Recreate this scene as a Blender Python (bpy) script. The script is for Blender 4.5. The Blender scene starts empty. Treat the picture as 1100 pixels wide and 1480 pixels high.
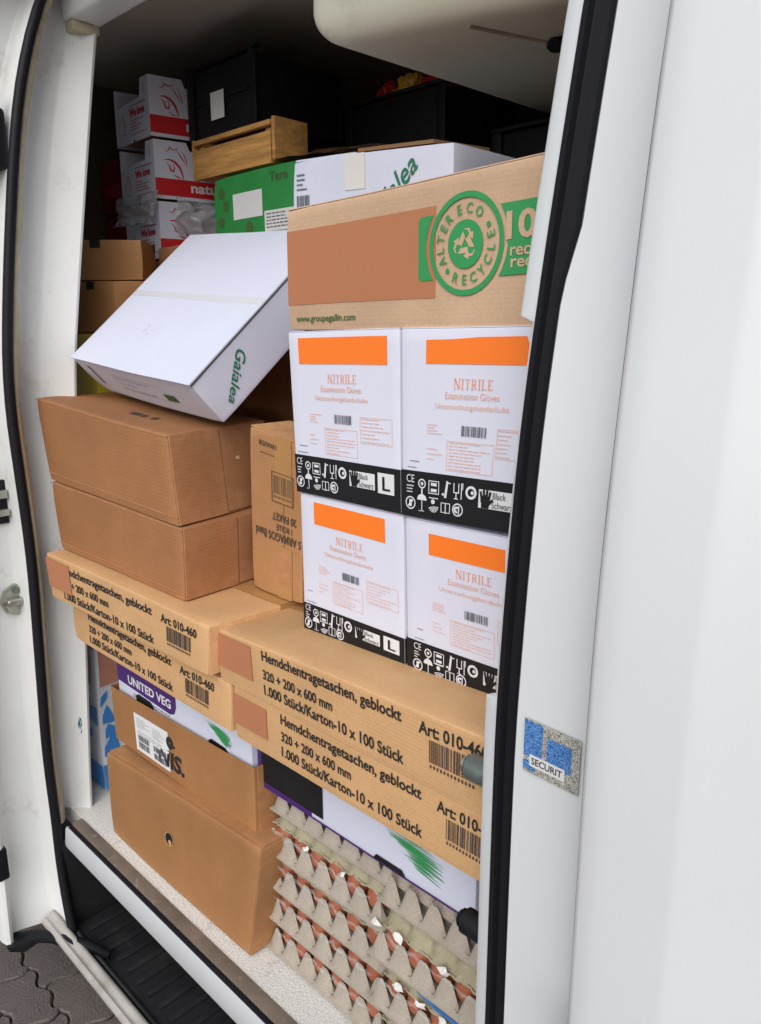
import bpy, bmesh, math, random
from mathutils import Vector, Matrix, noise
R = math.radians
random.seed(7)
sc = bpy.context.scene
COL = sc.collection

# ---------------------------------------------------------------- camera, sky, sun, exposure
# metres; x runs along the van (to the right in the picture), y into the van, z up from the load floor
cam_d = bpy.data.cameras.new('camera')
cam = bpy.data.objects.new('camera', cam_d); COL.objects.link(cam); sc.camera = cam
cam_d.sensor_fit = 'VERTICAL'; cam_d.sensor_height = 24.0; cam_d.lens = 24.0 * 1108.0 / 1480.0
cam_d.clip_start = 0.02; cam_d.clip_end = 500.0
yaw, pitch = R(45.8), R(13.2)
fh = Vector((-math.cos(yaw), math.sin(yaw), 0)); rt = Vector((math.sin(yaw), math.cos(yaw), 0))
fw = fh * math.cos(pitch) - Vector((0, 0, 1)) * math.sin(pitch); up = rt.cross(fw)
cam.matrix_world = Matrix(((rt.x, up.x, -fw.x, 0), (rt.y, up.y, -fw.y, 0), (rt.z, up.z, -fw.z, 1.2), (0, 0, 0, 1)))

SUN_EL, SUN_AZ = 40.0, 150.0     # azimuth from +y, clockwise: high, behind the camera
w = bpy.data.worlds.new('World'); sc.world = w; w.use_nodes = True
nt = w.node_tree; bg = nt.nodes['Background']
sky = nt.nodes.new('ShaderNodeTexSky'); sky.sky_type = 'NISHITA'; sky.sun_disc = False
sky.sun_elevation = R(SUN_EL); sky.sun_rotation = R(SUN_AZ); sky.air_density = 1.0; sky.dust_density = 2.0; sky.ozone_density = 0.6
hs = nt.nodes.new('ShaderNodeHueSaturation'); hs.inputs['Saturation'].default_value = 0.55
nt.links.new(sky.outputs[0], hs.inputs['Color']); nt.links.new(hs.outputs[0], bg.inputs['Color'])
bg.inputs['Strength'].default_value = 0.11
sun_d = bpy.data.lights.new('sun', 'SUN'); sun_d.energy = 1.5; sun_d.angle = R(60); sun_d.color = (1.0, 0.99, 0.975)
sun = bpy.data.objects.new('sun', sun_d); COL.objects.link(sun)
sd = Vector((math.sin(R(SUN_AZ)) * math.cos(R(SUN_EL)), math.cos(R(SUN_AZ)) * math.cos(R(SUN_EL)), math.sin(R(SUN_EL))))
sun.rotation_euler = (-sd).to_track_quat('-Z', 'Y').to_euler(); sun.location = sd * 20
vs = sc.view_settings; vs.view_transform = 'Standard'; vs.look = 'None'; vs.exposure = 0.37; vs.gamma = 1.0; vs.use_curve_mapping = False

# ---------------------------------------------------------------- measured boxes (front face bl, br, tr, tl; depth) and print areas (s0, s1, t0, t1)
BX = {"BC":{"q":[[-1.6321,0.729,0.003],[-1.0676,0.729,0.003],[-1.0182,0.729,0.2723],[-1.6194,0.729,0.2237]],"d":[0.005,0.3,0]},
"LC":{"q":[[-1.6198,0.757,0.25],[-1.0706,0.757,0.25],[-1.0686,0.757,0.4058],[-1.6304,0.757,0.384]],"d":[0,0.29,0]},
"WPL":{"q":[[-1.606,0.766,0.262],[-1.084,0.766,0.262],[-1.084,0.766,0.513],[-1.606,0.766,0.513]],"d":[0,0.27,0]},
"L1":{"q":[[-1.7029,0.67,0.61],[-1.0622,0.67,0.6223],[-1.0538,0.67,0.7147],[-1.7162,0.67,0.7129]],"d":[0,0.36,0]},
"L2":{"q":[[-1.6567,0.695,0.515],[-1.0404,0.695,0.515],[-1.0332,0.695,0.61],[-1.656,0.695,0.61]],"d":[0,0.33,0]},
"R1":{"q":[[-1.0571,0.69,0.613],[-0.462,0.69,0.613],[-0.462,0.69,0.7233],[-1.0659,0.69,0.7057]],"d":[0,0.36,0]},
"R2":{"q":[[-1.027,0.695,0.512],[-0.47,0.695,0.512],[-0.47,0.695,0.611],[-1.027,0.695,0.611]],"d":[0,0.36,0]},
"WPR":{"q":[[-1.085,0.78,0.357],[-0.565,0.78,0.357],[-0.565,0.78,0.51],[-1.085,0.78,0.51]],"d":[0,0.36,0]},
"B1":{"q":[[-1.7346,0.708,0.875],[-1.1978,0.708,0.8568],[-1.2204,0.708,1.0229],[-1.7738,0.708,1.0557]],"d":[-0.055,0.26,0]},
"B2":{"q":[[-1.7144,0.708,0.716],[-1.1917,0.708,0.716],[-1.1888,0.708,0.8546],[-1.7354,0.708,0.8717]],"d":[-0.03,0.27,0]},
"UC":{"q":[[-1.168,0.845,0.718],[-1.0203,0.845,0.718],[-1.0093,0.845,1.009],[-1.1603,0.845,1.0322]],"d":[0,0.2,0]},
"G3":{"q":[[-0.9501,0.792,0.708],[-0.7179,0.792,0.708],[-0.7244,0.792,0.9422],[-0.954,0.792,0.9435]],"d":[0,0.3,0]},
"G4":{"q":[[-0.7123,0.792,0.709],[-0.485,0.792,0.709],[-0.485,0.792,0.9439],[-0.7203,0.792,0.9419]],"d":[0,0.3,0]},
"G1":{"q":[[-0.9562,0.788,0.9461],[-0.7248,0.788,0.9469],[-0.7308,0.788,1.2047],[-0.9684,0.788,1.2001]],"d":[0,0.3,0]},
"G2":{"q":[[-0.7202,0.786,0.947],[-0.5279,0.786,0.9529],[-0.5112,0.786,1.2079],[-0.7257,0.786,1.2047]],"d":[0,0.3,0]},
"AE":{"q":[[-0.969,0.79,1.204],[-0.31,0.79,1.204],[-0.31,0.79,1.4004],[-0.9681,0.79,1.3796]],"d":[0,0.2,0]},
"WB":{"q":[[-1.2426,1.03,1.21],[-0.8374,1.03,1.21],[-0.8402,1.03,1.4974],[-1.2394,1.03,1.5203]],"d":[0,0.4,0]}}
PR = {"R1":{"l1":[0.2182,0.7211,0.6934,0.9614],"l2":[0.2088,0.5024,0.4245,0.6539],"l3":[0.2018,0.7198,0.1672,0.3212],"art":[0.7705,0.9457,0.7099,0.8684],"bar":[0.7982,0.9196,0.3277,0.6847],"patch":[-0.0027,0.1672,0.3023,0.9018]},
"R2":{"l1":[0.2328,0.7638,0.6855,0.9351],"l2":[0.2301,0.5415,0.4892,0.6081],"l3":[0.2275,0.7764,0.1834,0.2895],"art":[0.8178,1.0035,0.739,0.8494],"bar":[0.8523,0.9684,0.3748,0.6832],"patch":[-0.0114,0.1659,0.353,0.732]},
"L1":{"l1":[0.1116,0.71,0.6452,0.7132],"l2":[0.0954,0.5077,0.3987,0.3975],"l3":[0.0822,0.7202,0.0658,0.1458],"art":[0.7604,0.9217,0.661,0.7364],"bar":[0.799,0.8925,0.2886,0.593],"patch":[0.0021,0.222,0.3768,0.7391]},
"L2":{"l1":[0.0518,0.6784,0.5889,0.758],"l2":[0.2161,0.4896,0.4278,0.6883],"l3":[0.2089,0.6937,0.0834,0.3865],"art":[0.7349,0.8902,0.6842,0.7251],"bar":[0.7642,0.8672,0.2933,0.5336]},
"G1":{"orange":[0.1039,0.8964,0.8084,0.9694],"nit":[0.373,0.6386,0.7009,0.746],"ex":[0.3078,0.6732,0.6515,0.6752],"un":[0.2418,0.7317,0.5957,0.615],"bar":[0.4243,0.5837,0.4694,0.5165],"qr":[0.0614,0.155,0.3257,0.4183],"p1":[0.1846,0.3125,0.4561,0.5116],"p2":[0.1748,0.2889,0.3197,0.3917],"p3":[0.3251,0.6315,0.2758,0.4402],"p4":[0.6612,0.9374,0.3624,0.5178],"band":[0.0021,0.9943,-0.0007,0.2601],"black":[0.5509,0.7814,0.1144,0.2064],"L":[0.809,0.9495,0.1074,0.2135],"ce":[0.008,0.0946,0.2158,0.2429],"icons":[0.008,0.5293,0.0458,0.2429]},
"G2":{"orange":[0.2117,0.9752,0.8256,0.9449],"nit":[0.4415,0.7447,0.7015,0.7457],"ex":[0.3782,0.7953,0.653,0.6783],"un":[0.3002,0.8723,0.5926,0.6195],"bar":[0.522,0.7172,0.463,0.5155],"qr":[0.0838,0.2175,0.3168,0.4164],"p1":[0.2319,0.3771,0.4475,0.5124],"p2":[0.2346,0.3834,0.3101,0.3919],"p3":[0.4068,0.7862,0.2692,0.4384],"p4":[0.801,1.0704,0.3768,0.512],"band":[-0.0094,1.13,0.0155,0.2592],"black":[0.6943,0.9846,0.1048,0.1975],"ce":[0.0305,0.1228,0.2006,0.243],"icons":[0.0305,0.6856,0.0517,0.243]},
"G3":{"orange":[0.1463,0.8394,0.8161,0.9197],"nit":[0.3677,0.6386,0.6939,0.7117],"ex":[0.3089,0.6636,0.6569,0.6614],"un":[0.2481,0.7265,0.5956,0.5903],"bar":[0.4291,0.5911,0.4513,0.4965],"qr":[0.0594,0.161,0.2997,0.3886],"p1":[0.1852,0.3136,0.4361,0.4974],"p2":[0.1785,0.2857,0.2894,0.3547],"p3":[0.3272,0.625,0.2568,0.4193],"p4":[0.6653,0.9519,0.3613,0.4972],"band":[-0.012,0.9992,-0.0288,0.2058],"black":[0.5479,0.7827,0.0582,0.1627],"L":[0.8171,0.9581,0.0535,0.1598],"ce":[0.0109,0.0943,0.1698,0.1957],"icons":[0.0109,0.5219,0.0009,0.1957]},
"G4":{"orange":[0.1884,0.7436,0.8768,0.9452],"nit":[0.3951,0.6595,0.7263,0.7474],"ex":[0.3379,0.7088,0.6726,0.6712],"un":[0.2681,0.7947,0.6285,0.6209],"bar":[0.4651,0.633,0.4593,0.5045],"qr":[0.0914,0.194,0.2964,0.387],"p1":[0.218,0.3387,0.4374,0.495],"p2":[0.2172,0.3227,0.3008,0.3702],"p3":[0.3603,0.683,0.2708,0.4212],"p4":[0.7039,0.9422,0.4018,0.5321],"band":[0.0052,0.8217,-0.0254,0.2306],"black":[0.6098,0.8399,0.1132,0.197],"ce":[0.0467,0.1291,0.1731,0.205],"icons":[0.0467,0.5776,0.0338,0.205]},
"AE":{"patch":[-0.0019,0.453,0.2156,0.8251],"ring":[0.4382,0.6132,0.2421,0.8607],"stub":[0.4102,0.4734,0.3143,0.7695],"band":[0.5862,0.7074,0.3,0.8063],"t100":[0.6189,0.7172,0.5296,0.7261],"r1":[0.6289,0.6842,0.4292,0.5348],"r2":[0.63,0.6852,0.3648,0.4605],"www":[0.0321,0.2287,0.0591,0.1438]},
"BC":{"hole":[0.4525,0.5113,0.4603,0.5399]},
"LC":{"label":[0.1919,0.4613,-0.041,0.7178],"n":[0.3507,0.5534,0.1345,0.5789]},
"WPL":{"band":[-0.0239,0.4932,0.6765,0.7849],"bandlo":[-0.0026,0.4631,0.609,0.6453],"txt":[0.0709,0.468,0.6961,0.7772],"h1":[0.1637,0.3148,0.5164,0.5331],"h2":[0.7215,0.8631,0.5286,0.5488],"green":[0.7163,0.8961,0.5867,0.649]},
"WPR":{"black":[0.0021,0.4706,0.2276,0.3532],"purple":[-0.0419,0.0511,0.3283,0.4738],"green":[0.6458,0.9107,0.1816,0.3224]},
"UC":{"tape":[0.4989,0.8173,-0.0139,1.0182],"m1":[0.2016,0.5342,0.9196,0.9332],"bar":[0.4358,0.8501,0.6305,0.7698],"t1":[0.4099,0.8874,0.4881,0.4979],"t2":[0.5161,0.8352,0.42,0.4238],"t3":[0.0764,0.9897,0.3341,0.3543],"lab":[0.5397,0.8184,0.0869,0.3212]},
"WB":{"bar":[0.0091,0.1334,0.7334,0.9387],"tape":[0.4224,0.5616,0.8623,1.0304],"txt":[0.6983,0.8936,0.7525,0.9594]}}

# ---------------------------------------------------------------- helpers
ORG = {}
def tag(o, label=None, cat=None, group=None, kind=None):
    for k, v in (('label', label), ('category', cat), ('group', group), ('kind', kind)):
        if v: o[k] = v
    return o
def thing(name, label, cat, loc, group=None):
    o = bpy.data.objects.new(name, None); COL.objects.link(o); o.location = loc; o.empty_display_size = .05
    ORG[o.name] = Vector(loc)
    return tag(o, label, cat, group)
def mk(name, me, mat, parent=None, org=None):
    o = bpy.data.objects.new(name, me); COL.objects.link(o)
    if mat: me.materials.append(mat)
    if parent: o.parent = parent; ORG[o.name] = ORG[parent.name]
    else:
        ORG[o.name] = Vector(org or (0, 0, 0)); o.location = ORG[o.name]
    return o
def obj(name, verts, faces, mat, parent=None, smooth=False, org=None):
    """world-space verts -> one mesh object under parent"""
    off = ORG[parent.name] if parent else Vector(org or (0, 0, 0))
    me = bpy.data.meshes.new(name)
    me.from_pydata([(v[0] - off.x, v[1] - off.y, v[2] - off.z) for v in verts], [], faces); me.update()
    if smooth: me.polygons.foreach_set('use_smooth', [True] * len(me.polygons))
    return mk(name, me, mat, parent, org)
def bm_obj(name, bm, mat, parent=None, smooth=False, org=None, auto=None):
    off = ORG[parent.name] if parent else Vector(org or (0, 0, 0))
    bmesh.ops.translate(bm, verts=bm.verts, vec=-off)
    bmesh.ops.recalc_face_normals(bm, faces=bm.faces)
    me = bpy.data.meshes.new(name); bm.to_mesh(me); bm.free()
    if smooth: me.polygons.foreach_set('use_smooth', [True] * len(me.polygons))
    if auto: 
        me.polygons.foreach_set('use_smooth', [True] * len(me.polygons)); me.set_sharp_from_angle(angle=R(auto))
    return mk(name, me, mat, parent, org)
class Mesh:
    def __init__(s): s.v, s.f = [], []
    def add(s, v, f):
        b = len(s.v); s.v += [tuple(p) for p in v]; s.f += [tuple(i + b for i in q) for q in f]
    def out(s, name, mat, parent=None, smooth=False, org=None): return obj(name, s.v, s.f, mat, parent, smooth, org)
def box_bm(a, b, bev=0.0, seg=2, bm=None):
    bm = bm or bmesh.new(); r = bmesh.ops.create_cube(bm, size=1.0)['verts']
    for v in r:
        v.co = Vector([(a[i] + b[i]) / 2 + v.co[i] * (b[i] - a[i]) for i in range(3)])
    if bev:
        ed = list({e for v in r for e in v.link_edges})
        bmesh.ops.bevel(bm, geom=ed, offset=bev, segments=seg, profile=.6, affect='EDGES')
    return bm
def box(name, a, b, mat, parent=None, bev=.003, seg=2, org=None): return bm_obj(name, box_bm(a, b, bev, seg), mat, parent, org=org, auto=40 if bev else None)
def grid_faces(n, m, wrap=False):
    f = []
    for i in range(n - 1):
        for j in range(m - 1 if not wrap else m):
            k = (j + 1) % m; f.append((i * m + j, (i + 1) * m + j, (i + 1) * m + k, i * m + k))
    return f
def loft(name, secs, mat, parent, wrap=False, auto=45, flip=False):
    m = len(secs[0]); v = [p for s in secs for p in s]; f = grid_faces(len(secs), m, wrap)
    if flip: f = [tuple(reversed(q)) for q in f]
    o = obj(name, v, f, mat, parent, True); o.data.set_sharp_from_angle(angle=R(auto)); return o
def lerp_tab(tab, z):
    if z <= tab[0][0]: return tab[0][1]
    for (a, b), (c, d) in zip(tab, tab[1:]):
        if z <= c: return b + (d - b) * (z - a) / (c - a)
    (a, b), (c, d) = tab[-2:]; return d + (d - b) * (z - c) / (c - a)
def cyl_bm(p, d, r, n=20, bev=.002, r2=None):
    p, d = Vector(p), Vector(d); bm = bmesh.new()
    bmesh.ops.create_cone(bm, cap_ends=True, segments=n, radius1=r, radius2=r if r2 is None else r2, depth=d.length)
    if bev:
        bm.normal_update(); bmesh.ops.bevel(bm, geom=[e for e in bm.edges if len(e.link_faces) == 2 and e.calc_face_angle() > .8], offset=bev, segments=2, affect='EDGES')
    bm.transform(Matrix.Translation(p + d / 2) @ d.to_track_quat('Z', 'Y').to_matrix().to_4x4()); return bm
def tube(name, pts, r, mat, parent=None, n=10, org=None, sx=1.0):
    pts = [Vector(p) for p in pts]; v = []; 
    for i, p in enumerate(pts):
        t = (pts[min(i + 1, len(pts) - 1)] - pts[max(i - 1, 0)]).normalized()
        a = t.cross(Vector((0, 0, 1)));  a = a.normalized() if a.length > .05 else Vector((1, 0, 0)); b = t.cross(a).normalized()
        rr = r[i] if isinstance(r, (list, tuple)) else r
        for k in range(n):
            g = 2 * math.pi * k / n; v.append(p + a * math.cos(g) * rr * sx + b * math.sin(g) * rr)
    f = grid_faces(len(pts), n, True); f += [tuple(range(n))[::-1], tuple((len(pts) - 1) * n + k for k in range(n))]
    return obj(name, v, f, mat, parent, True, org)

# ---------------------------------------------------------------- materials
def srgb(r, g, b):
    return tuple(((c / 255 / 12.92) if c <= 10 else ((c / 255 + .055) / 1.055) ** 2.4) for c in (r, g, b)) + (1,)
MATS = {}
def mat(name, col, rough=.6, metal=0, var=.0, vscale=6.0, fine=0.0, fscale=180.0, bump=0.0, bscale=60.0, wave=0.0, wscale=140.0, waxis='Z', coat=0.0,
        edge=0.0, dirt=None, dirt_scale=3.0, dirt_lo=.55, dirt_hi=.75, trans=0.0, spec=.5, stretch=(1, 1, 1), alpha=None, subsurf=0.0):
    m = bpy.data.materials.new(name); m.use_nodes = True; n = m.node_tree.nodes; L = m.node_tree.links; p = n['Principled BSDF']
    p.inputs['Roughness'].default_value = rough; p.inputs['Metallic'].default_value = metal; p.inputs['Coat Weight'].default_value = coat
    p.inputs['Specular IOR Level'].default_value = spec; p.inputs['Transmission Weight'].default_value = trans
    if alpha is not None: p.inputs['Alpha'].default_value = alpha
    if subsurf: p.inputs['Subsurface Weight'].default_value = subsurf; p.inputs['Subsurface Radius'].default_value = (.01, .005, .003)
    tc = n.new('ShaderNodeTexCoord'); mp = n.new('ShaderNodeMapping'); mp.inputs['Scale'].default_value = stretch
    L.new(tc.outputs['Object'], mp.inputs['Vector'])
    def nz(scale, det=4.0, rgh=.6):
        t = n.new('ShaderNodeTexNoise'); t.inputs['Scale'].default_value = scale; t.inputs['Detail'].default_value = det; t.inputs['Roughness'].default_value = rgh
        L.new(mp.outputs[0], t.inputs['Vector']); return t
    col = tuple(col[:3]) + (1,); cur = None
    def scale_col(cur, tex, amp):
        mr = n.new('ShaderNodeMapRange'); mr.inputs['From Min'].default_value = .25; mr.inputs['From Max'].default_value = .75
        mr.inputs['To Min'].default_value = 1 - amp; mr.inputs['To Max'].default_value = 1 + amp; L.new(tex.outputs[0], mr.inputs['Value'])
        mx = n.new('ShaderNodeVectorMath'); mx.operation = 'SCALE'
        if cur is None: mx.inputs[0].default_value = col[:3]
        else: L.new(cur, mx.inputs[0])
        L.new(mr.outputs[0], mx.inputs['Scale']); return mx.outputs[0]
    if var: cur = scale_col(cur, nz(vscale), var)
    if fine: cur = scale_col(cur, nz(fscale, 2.0), fine)
    if dirt:
        t = nz(dirt_scale, 8.0, .7); r = n.new('ShaderNodeMapRange'); r.inputs['From Min'].default_value = dirt_lo; r.inputs['From Max'].default_value = dirt_hi
        L.new(t.outputs[0], r.inputs['Value']); mx = n.new('ShaderNodeMix'); mx.data_type = 'RGBA'
        if cur is None: mx.inputs['A'].default_value = col
        else: L.new(cur, mx.inputs['A'])
        mx.inputs['B'].default_value = tuple(dirt[:3]) + (1,); L.new(r.outputs[0], mx.inputs['Factor']); cur = mx.outputs['Result']
    if edge:
        ge = n.new('ShaderNodeNewGeometry'); er = n.new('ShaderNodeMapRange'); er.inputs['From Min'].default_value = .515; er.inputs['From Max'].default_value = .60; L.new(ge.outputs['Pointiness'], er.inputs['Value'])
        en = nz(45, 3.0); em = n.new('ShaderNodeMath'); em.operation = 'MULTIPLY'; L.new(er.outputs[0], em.inputs[0]); L.new(en.outputs[0], em.inputs[1]); ek = n.new('ShaderNodeMath'); ek.operation = 'MULTIPLY'; ek.inputs[1].default_value = edge * 2; ek.use_clamp = True; L.new(em.outputs[0], ek.inputs[0])
        mx = n.new('ShaderNodeMix'); mx.data_type = 'RGBA'; L.new(ek.outputs[0], mx.inputs['Factor'])
        if cur is None: mx.inputs['A'].default_value = col
        else: L.new(cur, mx.inputs['A'])
        mx.inputs['B'].default_value = tuple(min(1, c * 1.5 + .04) for c in col[:3]) + (1,); cur = mx.outputs['Result']
    if cur is None: p.inputs['Base Color'].default_value = col
    else: L.new(cur, p.inputs['Base Color'])
    nrm = None
    if wave:
        wv = n.new('ShaderNodeTexWave'); wv.bands_direction = waxis; wv.inputs['Scale'].default_value = wscale; wv.inputs['Distortion'].default_value = .6
        wv.inputs['Detail'].default_value = 1.0; wv.inputs['Detail Scale'].default_value = .3
        L.new(mp.outputs[0], wv.inputs['Vector']); b = n.new('ShaderNodeBump'); b.inputs['Strength'].default_value = wave; b.inputs['Distance'].default_value = .0012
        L.new(wv.outputs['Fac'], b.inputs['Height']); nrm = b
    if bump:
        t = nz(bscale, 5.0); b = n.new('ShaderNodeBump'); b.inputs['Strength'].default_value = bump; b.inputs['Distance'].default_value = .004
        L.new(t.outputs[0], b.inputs['Height'])
        if nrm: L.new(nrm.outputs[0], b.inputs['Normal'])
        nrm = b
    if nrm: L.new(nrm.outputs[0], p.inputs['Normal'])
    MATS[name] = m; return m
CARD = dict(rough=.72, var=.15, vscale=4.5, fine=.07, fscale=220, bump=.35, bscale=11, spec=.3, edge=.6)
m_card_tan = mat('cardboard_tan', (.58, .345, .165), wave=.10, wscale=55, **CARD)
m_card_tape = mat('packing_tape', (.44, .235, .09), rough=.32, var=.06, bump=.2, bscale=30)
m_card_brown = mat('cardboard_brown', (.33, .150, .062), wave=.09, wscale=42, **CARD)
m_card_mid = mat('cardboard_mid', (.34, .162, .062), wave=.12, wscale=60, **CARD)
m_card_orange = mat('cardboard_orange', (.43, .22, .095), wave=.15, wscale=60, **CARD)
m_card_pink = mat('cardboard_pale', (.55, .37, .24), wave=.06, wscale=55, **CARD)
m_card_edge = mat('cardboard_core', (.24, .13, .06), rough=.9)
m_patch = mat('brown_paper_print', (.45, .18, .085), rough=.75, var=.03)
m_white_card = mat('white_cardboard', (.65, .675, .80), rough=.55, var=.03, vscale=4, fine=.02, bump=.18, bscale=12, spec=.35)
m_white_gloss = mat('white_carton_print', (.70, .71, .82), rough=.45, var=.02, vscale=4, bump=.14, bscale=10, spec=.4)
m_black_print = mat('black_print', (.012, .012, .014), rough=.5, var=.2, vscale=20, spec=.3)
m_ink = mat('black_ink', (.018, .016, .015), rough=.7)
m_ink_soft = mat('faded_ink', (.075, .05, .04), rough=.8)
m_grey_ink = mat('grey_ink', (.12, .12, .14), rough=.7)
m_white_ink = mat('white_ink', (.72, .72, .75), rough=.6)
m_orange = mat('orange_print', (.98, .21, .018), rough=.5, var=.02)
m_orange_ink = mat('orange_ink', (.82, .30, .16), rough=.6)
m_orange_pale = mat('pale_orange_ink', (.80, .47, .36), rough=.6)
m_green = mat('green_print', (.03, .29, .085), rough=.6, var=.05)
m_green_ink = mat('green_ink', (.02, .17, .10), rough=.7)
m_green_dark = mat('dark_green_ink', (.055, .13, .035), rough=.7)
m_green_box = mat('green_carton', (.028, .26, .06), rough=.5, var=.1, vscale=9)
m_purple = mat('purple_print', (.065, .018, .16), rough=.5)
m_red = mat('red_print', (.55, .012, .018), rough=.5, var=.06)
m_red_ink = mat('red_ink', (.50, .03, .05), rough=.6)
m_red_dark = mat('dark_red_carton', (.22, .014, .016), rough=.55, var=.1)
m_label = mat('white_label', (.74, .75, .76), rough=.4)
m_van = mat('white_van_paint', (.70, .725, .735), rough=.28, var=.025, vscale=2.5, coat=.25, dirt=(.60, .59, .53), dirt_scale=11, dirt_lo=.66, dirt_hi=.90, bump=.03, bscale=5)
m_van_in = mat('van_jamb_paint', (.73, .74, .73), rough=.4, var=.05, vscale=4, dirt=(.42, .38, .28), dirt_scale=7, dirt_lo=.58, dirt_hi=.80, bump=.05, bscale=20)
m_sill = mat('dirty_sill_paint', (.42, .40, .37), rough=.5, var=.12, vscale=9, dirt=(.25, .22, .17), dirt_scale=12, dirt_lo=.48, dirt_hi=.75, bump=.15, bscale=60)
m_cream = mat('cream_sealant', (.50, .44, .31), rough=.6, var=.15, vscale=30, bump=.3, bscale=90)
m_liner = mat('cream_roof_liner', (.66, .65, .54), rough=.5, var=.06, vscale=3, dirt=(.42, .38, .27), dirt_scale=6, dirt_lo=.55, dirt_hi=.8, bump=.05, bscale=30)
m_wall_in = mat('dark_load_bay_lining', (.13, .09, .06), rough=.8, var=.15, vscale=3)
m_roof_in = mat('roof_lining', (.58, .52, .43), rough=.8, var=.12, vscale=2.5)
m_rubber = mat('black_rubber', (.009, .009, .012), rough=.55, bump=.06, bscale=200, spec=.22)
m_floor = mat('speckled_floor', (.74, .73, .69), rough=.55, fine=.28, fscale=260, dirt=(.33, .29, .22), dirt_scale=14, dirt_lo=.60, dirt_hi=.78, bump=.5, bscale=240)
m_dirtstrip = mat('dirty_floor_edge', (.17, .135, .105), rough=.7, var=.3, vscale=14, dirt=(.40, .36, .30), dirt_scale=30, dirt_lo=.60, dirt_hi=.75, bump=.3, bscale=60)
m_alu = mat('pale_sill_strip', (.50, .51, .53), rough=.42, var=.05, vscale=6, dirt=(.36, .34, .30), dirt_scale=16, dirt_lo=.6, dirt_hi=.85)
m_black_plastic = mat('black_step_plastic', (.016, .016, .018), rough=.5, bump=.25, bscale=220, var=.2, dirt=(.05, .045, .04), dirt_scale=12, dirt_lo=.55, dirt_hi=.8)
m_seam_shade = mat('seam_shade_grey', (.045, .047, .045), rough=.7)  # dark tone painted for the shaded gap along the sliding door edge
m_metal = mat('zinc_metal', (.42, .42, .36), rough=.38, metal=.85, var=.1, vscale=30)
m_pin = mat('dark_steel', (.16, .19, .17), rough=.4, metal=.5, var=.2, vscale=60)
m_wood = mat('crate_wood', (.56, .29, .085), rough=.7, var=.4, vscale=14, fine=.2, fscale=70, stretch=(.25, 1, 2.5), bump=.5, bscale=40, dirt=(.20, .09, .03), dirt_scale=9, dirt_lo=.56, dirt_hi=.72)
m_blackcrate = mat('black_crate_plastic', (.008, .008, .011), rough=.5, spec=.25)
m_pulp = mat('grey_pulp', (.39, .34, .28), rough=.9, var=.1, vscale=20, fine=.12, fscale=400, bump=.5, bscale=300)
m_egg = mat('brown_egg', (.36, .115, .06), rough=.45, var=.10, vscale=60, subsurf=.05)
m_film = mat('clear_film', (.80, .80, .80), rough=.12, alpha=.16, spec=.9, bump=.6, bscale=40)
m_bag = mat('crumpled_plastic_bag', (.50, .50, .53), rough=.18, alpha=.55, spec=.8, bump=.5, bscale=60)
m_scrap = mat('white_paper', (.74, .73, .70), rough=.7)
m_blue = mat('blue_plastic', (.03, .14, .38), rough=.3)
m_packwhite = mat('printed_white_film', (.66, .70, .76), rough=.3, bump=.5, bscale=25)
m_packblue = mat('printed_blue_film', (.05, .24, .62), rough=.3, bump=.5, bscale=25)
m_packskin = mat('printed_peach_film', (.50, .24, .17), rough=.35, bump=.4, bscale=25)
m_packdark = mat('printed_dark_film', (.03, .05, .09), rough=.35)
m_yellow = mat('yellow_carton', (.62, .47, .03), rough=.55, var=.1)
m_pepper_r = mat('red_pepper', (.42, .015, .012), rough=.25)
m_pepper_y = mat('yellow_pepper', (.62, .33, .03), rough=.25)
m_paver = mat('concrete_paver', (.135, .112, .102), rough=.85, var=.22, vscale=7, fine=.35, fscale=160, dirt=(.06, .05, .045), dirt_scale=10, dirt_lo=.56, dirt_hi=.78, bump=.8, bscale=150)
m_ground = mat('dark_joint_sand', (.12, .10, .09), rough=.95, var=.3, vscale=12, bump=.8, bscale=120)
m_teal = mat('teal_ink', (.02, .22, .24), rough=.6)
m_rust = mat('ochre_stain', (.36, .29, .10), rough=.8)

def sticker_mat():
    m = bpy.data.materials.new('engraved_sticker'); m.use_nodes = True; n = m.node_tree.nodes; L = m.node_tree.links; p = n['Principled BSDF']; p.inputs['Roughness'].default_value = .35
    tc = n.new('ShaderNodeTexCoord'); a = n.new('ShaderNodeTexNoise'); a.inputs['Scale'].default_value = 330; a.inputs['Detail'].default_value = 3; a.inputs['Distortion'].default_value = 2.5
    L.new(tc.outputs['Object'], a.inputs['Vector']); r = n.new('ShaderNodeValToRGB'); r.color_ramp.elements[0].position = .42; r.color_ramp.elements[1].position = .58
    r.color_ramp.elements[0].color = (.16, .15, .13, 1); r.color_ramp.elements[1].color = (.62, .60, .54, 1); L.new(a.outputs[0], r.inputs[0]); L.new(r.outputs[0], p.inputs['Base Color']); return m, r
m_stick_grey, _r = sticker_mat()
m_stick_blue, _r = sticker_mat(); m_stick_blue.name = 'engraved_sticker_blue'; _r.color_ramp.elements[0].color = (.01, .06, .32, 1); _r.color_ramp.elements[1].color = (.16, .38, .68, 1)

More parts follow.
